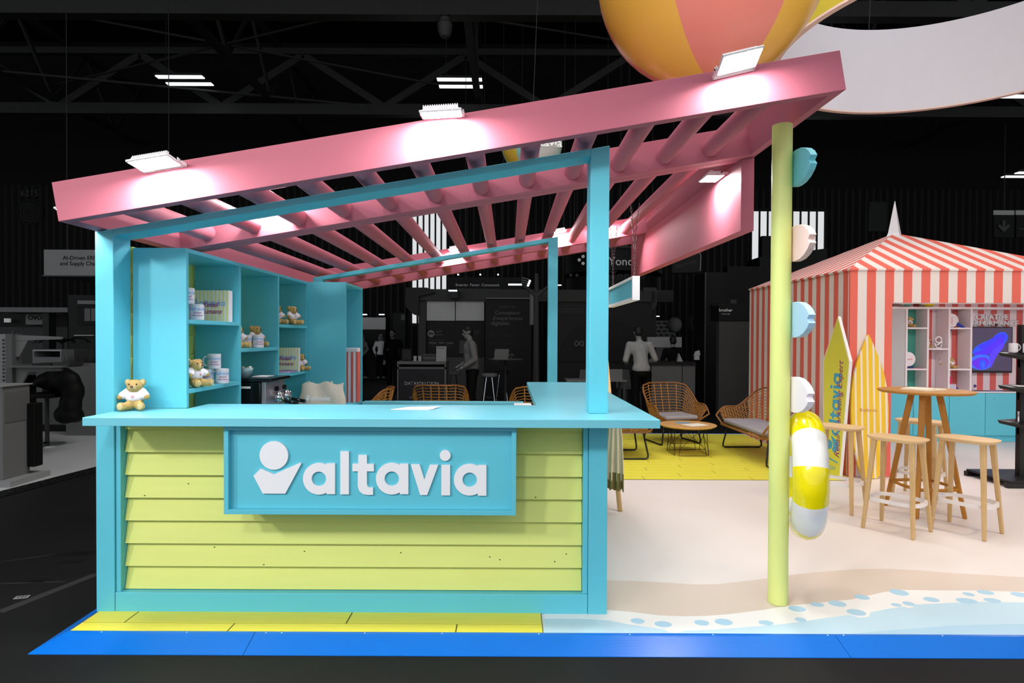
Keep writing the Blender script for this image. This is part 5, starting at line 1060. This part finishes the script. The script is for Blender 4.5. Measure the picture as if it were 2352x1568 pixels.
# added unseen lamp under the tent roof, brightens the inside
tl = thing('added_tent_lamp', 'added unseen strip lamp brightening the inside of the striped tent', 'lamp', (6.3, 7.4, 2.2)); MB().box(-1.2, 1.2, -.04, .04, 0, .05).build('casing', LAMPW, tl); MB().box(-1.18, 1.18, -.03, .03, -.006, 0).build('lit_strip', mat('added_tent_strip', 'FFFFFF', .5, .2, 0, emit='FFFFFF', estr=55), tl)
for x in (-1.0, 1.0): MB().tube([(x, 0, .05), (x, 0, .30 if x < 0 else .12)], .004, 5).build('wire', STEEL, tl)
# ------------------------------------------------------------------ wicker chairs
CANE = mat('cane', 'A8743A', .5, .35, .12, 40); CANED = mat('cane_dark', '8A5A2C', .5, .35, .12, 40); CUSH = mat('grey_cushion', '9C979C', .9, .1, .04, 30, .3, 160)
def wicker(label, loc, rz, W=.56, cat='chair', group='wicker lounge chairs'):
    t = thing('wicker_chair' if W < 1 else 'wicker_sofa', label, cat, loc, rz, group); hw = W / 2; flare = .105
    # u runs from the left arm front round the back to the right arm front
    N_ = 72
    def plan(u, v):
        # bottom outline: rounded U
        side = .50; back = W; tot = 2 * side + back; s = u * tot
        if s < side: x, y = -hw, -.26 + s
        elif s < side + back: x, y = -hw + (s - side), .24
        else: x, y = hw, .24 - (s - side - back)
        # round the corners
        d = min(abs(s - side), abs(s - side - back)); k = max(0, 1 - d / .16); c = .055 * k * k
        cx = -1 if x < 0 else 1
        x -= cx * c; y -= c
        nx = -1 if s < side else (1 if s > side + back else 0); ny = 1 if side < s < side + back else 0
        if k > 0: b_ = .5 * (1 - d / .16) ** 1; nx, ny = (nx * (1 - b_) + cx * b_ if ny else nx), (ny * (1 - b_) if ny else b_)
        sb_ = min(s, tot - s)                                   # distance from the nearer arm front
        f = max(0.0, min(1.0, (sb_ - .22) / .34)); f = f * f * (3 - 2 * f)
        top = .56 + .275 * f - .06 * max(0, 1 - sb_ / .10) ** 2
        fl = flare * v
        return Vector((x + nx * fl * 1.05, y + ny * fl * 1.1 - (1 - f) * .03 * v, .335 + (top - .335) * v))
    rim = [plan(i / N_, 1) for i in range(N_ + 1)]; low = [plan(i / N_, 0) for i in range(N_ + 1)]
    fl_ = [rim[0] + Vector((.0, -.045, -.06)), low[0] + Vector((.02, -.05, .02))]; fr_ = [rim[-1] + Vector((0, -.045, -.06)), low[-1] + Vector((-.02, -.05, .02))]
    MB().tube([low[0]] + fl_[::-1] + rim + fr_ + [low[-1]], .0125, 8).build('rim', CANED, t, smooth=True)
    MB().tube(low + [low[-1] + Vector((-.03, -.06, 0)), low[0] + Vector((.03, -.06, 0))], .012, 8, closed=True).build('seat_rail', CANED, t, smooth=True)
    wv = MB()
    for k in range(1, 12): v = k / 12; wv.tube([plan(i / N_, v) + Vector((0, 0, .004 * math.sin(i * 2.2 + k * 2))) for i in range(0, N_ + 1)], .0052, 5)
    nb = 5 if W < 1 else 9
    for k in range(nb): u = .36 + .28 * k / (nb - 1) if W < 1 else .28 + .44 * k / (nb - 1); wv.tube([plan(u, q / 6) for q in range(7)], .0075, 5)
    for s in (0, 1):
        for k in range(15): u = .01 + .285 * k / 14 * (1 if W < 1 else .75); u = 1 - u if s else u; wv.tube([plan(u, q / 5) for q in range(6)], .0048, 5)
    wv.build('weave', CANE, t, smooth=True, kind='stuff')
    st = MB()
    for k in range(9): y = -.29 + .52 * k / 8; st.tube([(-hw + .02, y, .335), (hw - .02, y, .335)], .008, 5)
    st.build('seat_slats', CANE, t, smooth=True, kind='stuff')
    c = MB().box(-hw + .025, hw - .025, -.29, .20, .352, .415).build('cushion', CUSH, t, bevel=.028); c.modifiers['bevel'].segments = 4; smooth_angle(c, 60)
    for s in (-1, 1):
        x = s * (hw - .035); xo = s * (hw + .02)
        pts = [(x, -.22, .335), (xo, -.27, .06), (xo, -.268, .028), (xo, -.245, .012), (xo, .235, .012), (xo, .262, .03), (xo, .265, .06), (x, .17, .335)]
        MB().tube(pts, .0115, 8).build('sled_leg', DARKM, t, smooth=True)
        MB().tube([(xo, -.2, .006), (xo, -.2, -.0)], .012, 8).build('foot_pad', DARKM, t); MB().tube([(xo, .2, .006), (xo, .2, -.0)], .012, 8).build('foot_pad', DARKM, t)
    MB().tube([(-hw + .01, .21, .20), (-hw + .05, .18, .25), (hw - .05, .18, .25), (hw - .01, .21, .20)], .009, 8).build('cross_bar', DARKM, t, smooth=True)
    return t
DZ_ = .006
wicker('wicker chair with grey cushion behind the round coffee table', (2.37, 8.80, DZ_), .25)
wicker('wicker chair mostly hidden under the right end of the worktop', (1.45, 7.80, DZ_), 1.60)
wicker('wicker chair showing its back above the kiosk rear ledge', (-.96, 8.75, DZ_), math.pi - .05 + .05)
wicker('wicker chair at the left of the kiosk rear ledge beside the tall cabinet', (-1.86, 7.95, DZ_), -1.5)
wicker('wicker chair peeking out left of the side worktop', (.40, 8.55, DZ_), math.pi + .15)
wicker('two-seat wicker sofa with grey cushion behind the lime pole', (3.24, 7.70, DZ_), -math.pi / 2 + .03, 1.28, 'sofa', None)
# coffee table
cf = thing('coffee_table', 'round low wooden coffee table on thin black wire legs', 'table', (2.345, 7.95, DZ_), .5); OAK = mat('oak', 'C99B62', .5, .3, .06, 9, .0, stretch=(1, 9, 1))
smooth_angle(MB().lathe([(.33, .352), (.365, .372), (.365, .376), (.36, .380)], 48).build('table_top', OAK, cf), 30)
for k in range(4):
    a_ = k * math.pi / 2 + .3; b_ = a_ + math.pi / 2; r1, r2 = .24, .25
    p = lambda a, r, z: (r * math.cos(a), r * math.sin(a), z)
    MB().tube([p(a_ + .25, r1, .352), p(a_ + .1, r2 + .03, .006), p(b_ - .1, r2 + .03, .006), p(b_ - .25, r1, .352)], .0045, 6).build('wire_frame', DARKM, cf); MB().tube([p(a_ + .25, r1, .345), p(b_ - .13, r2 + .02, .09)], .0035, 5).build('wire_brace', DARKM, cf); MB().tube([p(b_ - .25, r1, .345), p(a_ + .13, r2 + .02, .09), p(b_ - .13, r2 + .02, .09)], .0035, 5).build('wire_brace', DARKM, cf)
tz = DZ_ + .3805
q = MB().box(-.09, .09, -.065, .065, 0, .004).build('brochure', mat('brochure_blue', '7FA8C4', .4)); q.location = (2.31, 8.06, tz); q.rotation_euler[2] = -.2; tag(q, 'blue grey brochure on the coffee table', 'brochure')
q = MB().box(-.14, .14, -.10, .10, 0, .003).build('paper', mat('paper_cream', 'EDE8DC', .6)); q.location = (2.42, 7.87, tz); q.rotation_euler[2] = .45; tag(q, 'cream paper sheet on the coffee table', 'paper')
# easel with tote bags
ez = thing('bag_easel', 'wooden easel stand half hidden behind the right kiosk post', 'easel', (.93, 5.42, .003)); PINE = mat('pine', 'D8B27C', .55, .3, .06, 9, .0, stretch=(6, 6, 1))
for (a_, b_) in (((-.06, .0, 1.30), (.045, -.14, 0)), ((-.14, .0, 1.30), (-.32, -.14, 0)), ((-.10, .02, 1.30), (-.18, .30, 0))): MB().tube([a_, b_], [.020, .022], 10).build('leg', PINE, ez, smooth=True)
MB().box(-.30, .0, -.10, -.075, .88, .915).build('cross_bar', PINE, ez)
for k in range(3):
    t = thing('hanging_tote', ['left', 'middle', 'right'][k] + ' beige tote bag with olive hem hanging on the easel', 'bag', (.80 + .055 * k, 5.32 - .085 * k, .235), -.4, 'tote bags hanging on the easel'); m = MB(); vs = []; fs = []; n = 14
    for s in (0, 1):
        for j in range(9):
            for i in range(n + 1): u = i / n * 2 - 1; v = j / 8; vs.append((u * (.075 - .03 * v * v), (-.012 if s == 0 else .012) + .022 * math.sin(u * 9 + k) * (1 - v * .7), v * .58 - .025 * (1 - v) * (abs(math.sin(u * 6 + k)))))
    for s in (0, 1):
        for j in range(8):
            for i in range(n): a_ = s * 9 * (n + 1) + j * (n + 1) + i; q = (a_, a_ + 1, a_ + n + 2, a_ + n + 1); fs.append(q if s == 0 else q[::-1])
    h_ = 9 * (n + 1)
    for j in range(8): a_ = j * (n + 1); fs.append((a_ + h_, a_, a_ + n + 1, a_ + n + 1 + h_)); fs.append((a_ + n, a_ + n + h_, a_ + 2 * n + 1 + h_, a_ + 2 * n + 1))
    for i in range(n): fs.append((i + 1, i, i + h_, i + 1 + h_))
    m.add(vs, fs); m.m = [1 if sum(m.v[i][2] for i in f) / len(f) < .10 else 0 for f in m.f]; m.build('bag_body', [mat('bag_beige', 'EBD9B4', .8, .1, .05), mat('bag_olive', '8A7E4A', .8, .1, .05)], t, smooth=True); MB().tube([(-.03, 0, .57), (-.015, .0, .67), (.015, .0, .67), (.03, 0, .57)], .006, 6).build('handle', mat('bag_beige', 'DCC9A4'), t, smooth=True)
# ------------------------------------------------------------------ bar table and stools
STW = mat('stool_ash', 'DDBB8C', .5, .3, .05, 12, .0, stretch=(1, 8, 1)); STL = mat('stool_leg_ash', 'D2AE7A', .5, .3, .07, 14, .0, stretch=(8, 8, 1)); FTW = mat('footrest_white', 'ECE6E4', .4, .4, 0)
def stool():
    t = thing('bar_stool', 'x', 'stool'); a, b = .205, .145; H_ = .735
    def out(k): return [((a * k) * (abs(math.cos(q)) ** .62) * (1 if math.cos(q) >= 0 else -1), (b * k) * (abs(math.sin(q)) ** .62) * (1 if math.sin(q) >= 0 else -1)) for q in [2 * math.pi * i / 40 for i in range(40)]]
    vs = []; lv = [(.86, H_ - .030), (.97, H_ - .014), (1.0, H_ - .008), (.995, H_ - .001), (.96, H_)]
    for k, z in lv: vs += [(x, y, z) for x, y in out(k)]
    fs = [(r * 40 + i, r * 40 + (i + 1) % 40, (r + 1) * 40 + (i + 1) % 40, (r + 1) * 40 + i) for r in range(4) for i in range(40)] + [tuple(range(40))[::-1], tuple(160 + i for i in range(40))]
    smooth_angle(MB().add(vs, fs).build('seat', STW, t), 30)
    for sx in (-1, 1):
        for sy in (-1, 1):
            p, q = Vector((sx * .135, sy * .085, H_ - .028)), Vector((sx * .178, sy * .165, 0)); w0, w1 = .019, .013
            MB().hexa([q + Vector((-w1, -w1, 0)), q + Vector((w1, -w1, 0)), q + Vector((w1, w1, 0)), q + Vector((-w1, w1, 0)), p + Vector((-w0, -w0, 0)), p + Vector((w0, -w0, 0)), p + Vector((w0, w0, 0)), p + Vector((-w0, w0, 0))]).build('leg', STL, t, bevel=.006)
    r = MB(); n = 40; ra, rb2 = .195, .152; vs = []
    for k, z in ((1.0, .225), (1.0, .253), (.90, .253), (.90, .225)): vs += [(x * k * ra / .205, y * k * rb2 / .145, z) for x, y in out(1.0)]
    fs = [(l * n + i, l * n + (i + 1) % n, ((l + 1) % 4) * n + (i + 1) % n, ((l + 1) % 4) * n + i) for l in range(4) for i in range(n)]; smooth_angle(r.add(vs, fs).build('footrest', FTW, t), 40)
    return t
s0 = stool(); SG = 'ash bar stools around the high table'
for i, (x, y, r, lab) in enumerate(((3.07, 4.795, -.945, 'front left ash bar stool at the wooden high table'), (3.60, 4.77, -1.0, 'front right ash bar stool at the wooden high table'), (2.94, 5.42, -.86, 'ash bar stool left of the table in front of the surfboards'), (3.93, 5.80, -.9, 'ash bar stool behind the wooden high table'))):
    if i == 0: s0.location = (x, y, .001); s0.rotation_euler = (0, 0, r); s0['label'] = lab; s0['group'] = SG
    else: dup(s0, lab, (x, y, .001), r, SG)
bt = thing('high_table', 'round wooden high table with splayed legs among the bar stools', 'table', (3.63, 5.30, .001), .25); TOP = mat('table_oak', 'B98239', .5, .3, .05, 9, .0, stretch=(1, 8, 1)); LEGM = mat('table_leg_oak', 'B47A2E', .5, .3, .06, 12, .0, stretch=(8, 8, 1))
smooth_angle(MB().lathe([(.345, 1.040), (.362, 1.055), (.362, 1.060), (.357, 1.064)], 56).build('table_top', TOP, bt), 30)
for k in range(4):
    a_ = k * math.pi / 2 + .55; p, q = Vector((.10 * math.cos(a_), .10 * math.sin(a_), 1.04)), Vector((.29 * math.cos(a_), .29 * math.sin(a_), 0)); s_ = Vector((-math.sin(a_), math.cos(a_), 0)); d_ = Vector((math.cos(a_), math.sin(a_), 0)); w0, w1 = .024, .016
    MB().hexa([q - s_ * w1 - d_ * w1, q - s_ * w1 + d_ * w1, q + s_ * w1 + d_ * w1, q + s_ * w1 - d_ * w1, p - s_ * w0 - d_ * w0, p - s_ * w0 + d_ * w0, p + s_ * w0 + d_ * w0, p + s_ * w0 - d_ * w0]).build('leg', LEGM, bt, bevel=.006)
    b_ = a_ + math.pi / 2; r_ = .252; pa, pb = Vector((r_ * math.cos(a_), r_ * math.sin(a_), .235)), Vector((r_ * math.cos(b_), r_ * math.sin(b_), .235)); md = (pa + pb) / 2 * 1.12; md.z = .235
    MB().tube([pa, pa * .35 + md * .65 + Vector((0, 0, .235 - (pa * .35 + md * .65).z)), md, pb * .35 + md * .65 + Vector((0, 0, .235 - (pb * .35 + md * .65).z)), pb], .014, 8).build('foot_rail', LEGM, bt, smooth=True)
q = MB().box(-.15, .15, -.105, .105, 0, .012).build('magazine', mat('magazine_cream', 'EFE6D2', .6)); q.location = (3.60, 5.28, 1.0655); q.rotation_euler[2] = .45; tag(q, 'cream open magazine on the wooden high table', 'magazine'); MB().hexa([(-.14, -.10, .012), (.0, -.10, .012), (.0, .10, .012), (-.14, .10, .012), (-.14, -.10, .016), (.0, -.10, .022), (.0, .10, .022), (-.14, .10, .016)]).build('raised_pages', mat('magazine_cream', 'EFE6D2'), q)
# ------------------------------------------------------------------ balls and ring overhead
BY, BP = 'F0B84C', 'EE8C7C'
bb = beach_ball('giant beach ball in orange and coral panels hanging over the roof', (1.553, 4.8, 4.37), .862, [BP, BY], panels=6)
bb.rotation_euler = (math.radians(8), math.radians(-6), math.radians(-8))
MB().tube([(0, 0, .86), (0, 0, 6)], .006, 5).build('hanging_wire', STEEL, bb)
sbb = beach_ball('small hanging ball in white turquoise and yellow seen between the roof bars', at(1221, 330, 9.4), .47, ['BFE0DC', 'E2BE4C', '8CCFCB', 'D4D8D8'], (.1, .1, -.55), panels=8); text('altavia', WHITE, Matrix.Rotation(.55, 4, 'Z') @ Matrix.Translation((.22, -.45, -.05)) @ RX90, sbb, width=.44, bold=.02); MB().tube([(0, 0, .46), (0, 0, 6)], .005, 5).build('hanging_wire', STEEL, sbb)
RC, RR, RZ0, RZ1 = (4.62, 6.10), 1.87, 4.43, 5.49
ri = thing('ring_banner', 'large white fabric ring banner hanging over the striped tent', 'banner', (RC[0], RC[1], RZ0)); n = 96
def band(r0_, r1_, z0, z1, nm, m):
    vs = []
    for r_, z in ((r0_, z0), (r1_, z0), (r1_, z1), (r0_, z1)): vs += [(r_ * math.cos(2 * math.pi * i / n), r_ * math.sin(2 * math.pi * i / n), z) for i in range(n)]
    smooth_angle(MB().add(vs, [(q * n + i, q * n + (i + 1) % n, ((q + 1) % 4) * n + (i + 1) % n, ((q + 1) % 4) * n + i) for q in range(4) for i in range(n)]).build(nm, m, ri), 40)
band(RR - .06, RR - .045, .02, RZ1 - RZ0, 'inner_cloth', mat('banner_white', 'E4E0E6', .7, .2, .01)); band(RR - .015, RR, .02, RZ1 - RZ0, 'outer_cloth', mat('banner_lime', 'C8BE3C', .7, .2, .02)); band(RR - .06, RR, 0, .02, 'lower_hoop', mat('banner_pink_edge', 'EFD8CE', .6)); 
for k in range(5): a_ = k * 1.257 + .3; MB().tube([(RR * math.cos(a_) - .03 * math.cos(a_), RR * math.sin(a_) - .03 * math.sin(a_), RZ1 - RZ0), (RR * .8 * math.cos(a_), RR * .8 * math.sin(a_), 6)], .006, 5).build('hanging_wire', STEEL, ri)
# ------------------------------------------------------------------ people in the hall
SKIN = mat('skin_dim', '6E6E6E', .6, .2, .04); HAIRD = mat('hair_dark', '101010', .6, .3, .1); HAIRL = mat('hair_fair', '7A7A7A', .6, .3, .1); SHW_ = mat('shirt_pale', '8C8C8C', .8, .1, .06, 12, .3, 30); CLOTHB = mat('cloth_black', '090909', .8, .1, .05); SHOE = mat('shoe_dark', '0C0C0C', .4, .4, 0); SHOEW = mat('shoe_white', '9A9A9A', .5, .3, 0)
def person(label, loc, rz, top, trousers, hair, armL, armR, head=(0, 0), scale=1.0, lean=0.0, shoes=None, longhair=False, stride=0.0, woman=False):
    """armL/armR: (elbow, wrist) points relative to the shoulder; head: (turn, nod); faces -Y"""
    t = thing('person', label, 'person', loc, rz, None, scale); k = .93 if woman else 1.0
    hip = Vector((0, .0, .93)); ch = Vector((0, -.02 - lean * .45, 1.30)); nk = Vector((0, -.02 - lean * .62, 1.47)); hd = nk + Vector((0, -.03 - lean * .25, .17))
    sh = [nk + Vector((s * .185 * k, .012, -.055)) for s in (-1, 1)]
    arms = [(sh[0], sh[0] + Vector(armL[0]), sh[0] + Vector(armL[1])), (sh[1], sh[1] + Vector(armR[0]), sh[1] + Vector(armR[1]))]
    legs = []
    for s in (-1, 1):
        d = stride * s; legs.append((Vector((s * .095, 0, .90)), Vector((s * .105, -.02 + d * .4, .49)), Vector((s * .11, .02 + d, .085))))
    HR = Matrix.Rotation(head[0], 3, 'Z') @ Matrix.Rotation(head[1], 3, 'X')
    b = MB(); H = lambda x, y, z: hd + HR @ Vector((x, y, z))
    b.ell(H(0, .005, .02), (.074, .093, .098), 18, 14, rot=HR); b.ell(H(0, -.022, -.052), (.056, .062, .062), 14, 10, rot=HR); b.ell(H(0, -.098, -.012), (.013, .020, .022), 8, 6, rot=HR); b.ell(H(0, -.078, -.088), (.026, .018, .018), 8, 6, rot=HR); b.ell(H(0, -.086, -.052), (.024, .012, .010), 8, 6, rot=HR)
    for s in (-1, 1): b.ell(H(s * .076, .012, -.008), (.012, .022, .032), 8, 6, rot=HR)
    b.cap(nk + Vector((0, .02, -.06)), .060, hd + Vector((0, .012, -.06)), .052); b.cap(ch, .12, hip + Vector((0, 0, .05)), .12)
    for a in arms:
        b.cap(a[0], .050, a[1], .040); b.cap(a[1], .040, a[2], .027)
        d = (a[2] - a[1]).normalized(); sd = d.cross(Vector((0, 0, 1))); sd = sd.normalized() if sd.length > .2 else Vector((0, 1, 0)); pn = sd.cross(d)
        pc_ = a[2] + d * .055; b.cap(a[2], .026, pc_, .032); b.cap(pc_ - sd * .012, .026, pc_ + sd * .014 + d * .02, .024)
        for q, (o_, l_) in enumerate(((-.028, .060), (-.010, .072), (.009, .068), (.027, .052))): p0 = pc_ + d * .025 + sd * o_; p1 = p0 + d * l_ * .55; p2 = p1 + (d * .6 + pn * .6) * l_ * .5; b.cap(p0, .0105, p1, .0095, 8); b.cap(p1, .0095, p2, .008, 8)
        p0 = a[2] + d * .03 - sd * .026; b.cap(p0, .012, p0 + (d * .7 - sd * .6 + pn * .3) * .05, .010, 8)
    for l in legs: b.cap(l[0], .080, l[1], .055); b.cap(l[1], .055, l[2], .036); b.cap(l[2] + Vector((0, .02, -.045)), .034, l[2] + Vector((0, -.13, -.055)), .028)
    skin_obj('body', b, SKIN, t, .0095, 3)
    c = MB(); c.cap(ch + Vector((0, 0, .05)), .135, hip + Vector((0, -.01, .08)), .135 if not woman else .12); c.ell(ch + Vector((0, -.0, .03)), (.175 * k, .118, .17), 16, 12); c.ell(hip + Vector((0, 0, .06)), (.168, .125, .13), 16, 12); c.cap(sh[0] + Vector((.03, 0, .0)), .066, sh[1] + Vector((-.03, 0, .0)), .066); c.cap(nk + Vector((0, .01, -.04)), .066, nk + Vector((0, .005, .0)), .062)
    for a in arms: c.cap(a[0], .070, a[1], .056); c.cap(a[1], .056, a[1] + (a[2] - a[1]) * .86, .043)
    skin_obj('shirt', c, top, t, .012, 3)
    c = MB(); c.ell(hip + Vector((0, .005, -.03)), (.170, .128, .12), 16, 12)
    for l in legs: c.cap(l[0], .096, l[1], .074); c.cap(l[1], .074, l[2] + Vector((0, 0, -.01)), .060)
    skin_obj('trousers', c, trousers, t, .012, 3)
    for l in legs:
        c = MB(); c.cap(l[2] + Vector((0, .03, -.045)), .040, l[2] + Vector((0, -.14, -.053)), .034); o = skin_obj('shoe', c, shoes or SHOE, t, .010, 2)
    c = MB(); c.ell(H(0, .016, .040), (.082, .094, .088), 16, 12, rot=HR)
    if longhair: c.cap(H(0, .06, .02), .070, H(0, .085, -.17), .055); c.cap(H(.06, .03, 0), .036, H(.075, .02, -.17), .03); c.cap(H(-.06, .03, 0), .036, H(-.075, .02, -.17), .03)
    else: c.ell(H(0, .040, -.01), (.076, .068, .075), 14, 10, rot=HR)
    hm = remeshed(c, .010, 2); hm.materials.clear(); hm.materials.append(hair); ho = bpy.data.objects.new('hair', hm); COL.objects.link(ho); ho.parent = t
    for s in (-1, 1): MB().ell(H(s * .031, -.081, .012), (.012, .007, .008), 8, 6).build('eye', mat('eye_dark', '161616', .3), t, smooth=True)
    return t
zf = FZ + .002
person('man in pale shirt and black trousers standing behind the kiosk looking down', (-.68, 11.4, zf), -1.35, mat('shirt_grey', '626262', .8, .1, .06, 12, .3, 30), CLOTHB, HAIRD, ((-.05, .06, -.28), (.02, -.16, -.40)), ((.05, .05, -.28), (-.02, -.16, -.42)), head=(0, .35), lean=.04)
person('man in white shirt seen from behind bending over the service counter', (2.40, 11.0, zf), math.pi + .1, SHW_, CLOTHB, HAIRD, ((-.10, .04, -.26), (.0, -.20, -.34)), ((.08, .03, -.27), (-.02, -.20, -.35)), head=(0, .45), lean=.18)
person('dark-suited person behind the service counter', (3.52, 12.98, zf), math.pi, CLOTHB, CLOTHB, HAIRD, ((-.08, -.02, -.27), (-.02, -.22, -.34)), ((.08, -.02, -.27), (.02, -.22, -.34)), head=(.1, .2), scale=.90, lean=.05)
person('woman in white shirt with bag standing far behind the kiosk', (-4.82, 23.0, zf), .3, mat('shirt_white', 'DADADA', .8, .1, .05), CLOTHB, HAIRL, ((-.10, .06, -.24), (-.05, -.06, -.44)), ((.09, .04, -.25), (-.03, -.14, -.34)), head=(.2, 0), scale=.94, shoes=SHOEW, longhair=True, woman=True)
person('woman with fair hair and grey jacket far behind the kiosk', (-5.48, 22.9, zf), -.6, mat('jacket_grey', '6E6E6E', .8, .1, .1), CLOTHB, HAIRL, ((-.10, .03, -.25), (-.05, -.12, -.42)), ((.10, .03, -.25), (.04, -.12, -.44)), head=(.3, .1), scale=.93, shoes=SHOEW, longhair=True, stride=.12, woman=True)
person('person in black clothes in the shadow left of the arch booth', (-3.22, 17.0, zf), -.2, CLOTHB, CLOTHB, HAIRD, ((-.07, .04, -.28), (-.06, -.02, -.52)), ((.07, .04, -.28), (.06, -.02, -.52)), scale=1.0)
fp = thing('far_booth', 'far lit booth wall behind the two women', 'booth', (0, 0, 0)); pbox(800, 729, 885, 756, 23.6, .1, 'lit_panel', LITP, fp); pfloor(800, 756, 885, 23.62, .1, 'dark_wall', G(10), fp)
for x in (836, 876): c = at(x, 722, 23.3); MB().box(c.x - .1, c.x + .1, 23.3, 23.4, c.z - .02, c.z + .02).build('lit_tube', LAMPB, fp)
c0 = gr(838, 872, FZ); st2 = MB().prism([(-6.6, 22.3), (-4.55, 22.9), (-4.45, 23.4), (-6.6, 23.5)], FZ, FZ + .001, 'xy').build('pale_mat', G(90)); tag(st2, 'pale low mat under the two women far behind the kiosk', 'mat')
ex = thing('exit_panel', 'dark panel with small lit notice beside the arch booth', 'panel', (0, 0, 0)); pfloor(902, 718, 931, 18.0, .15, 'panel', G(20), ex); pbox(921, 722, 930, 735, 17.97, .03, 'notice', G(90), ex)
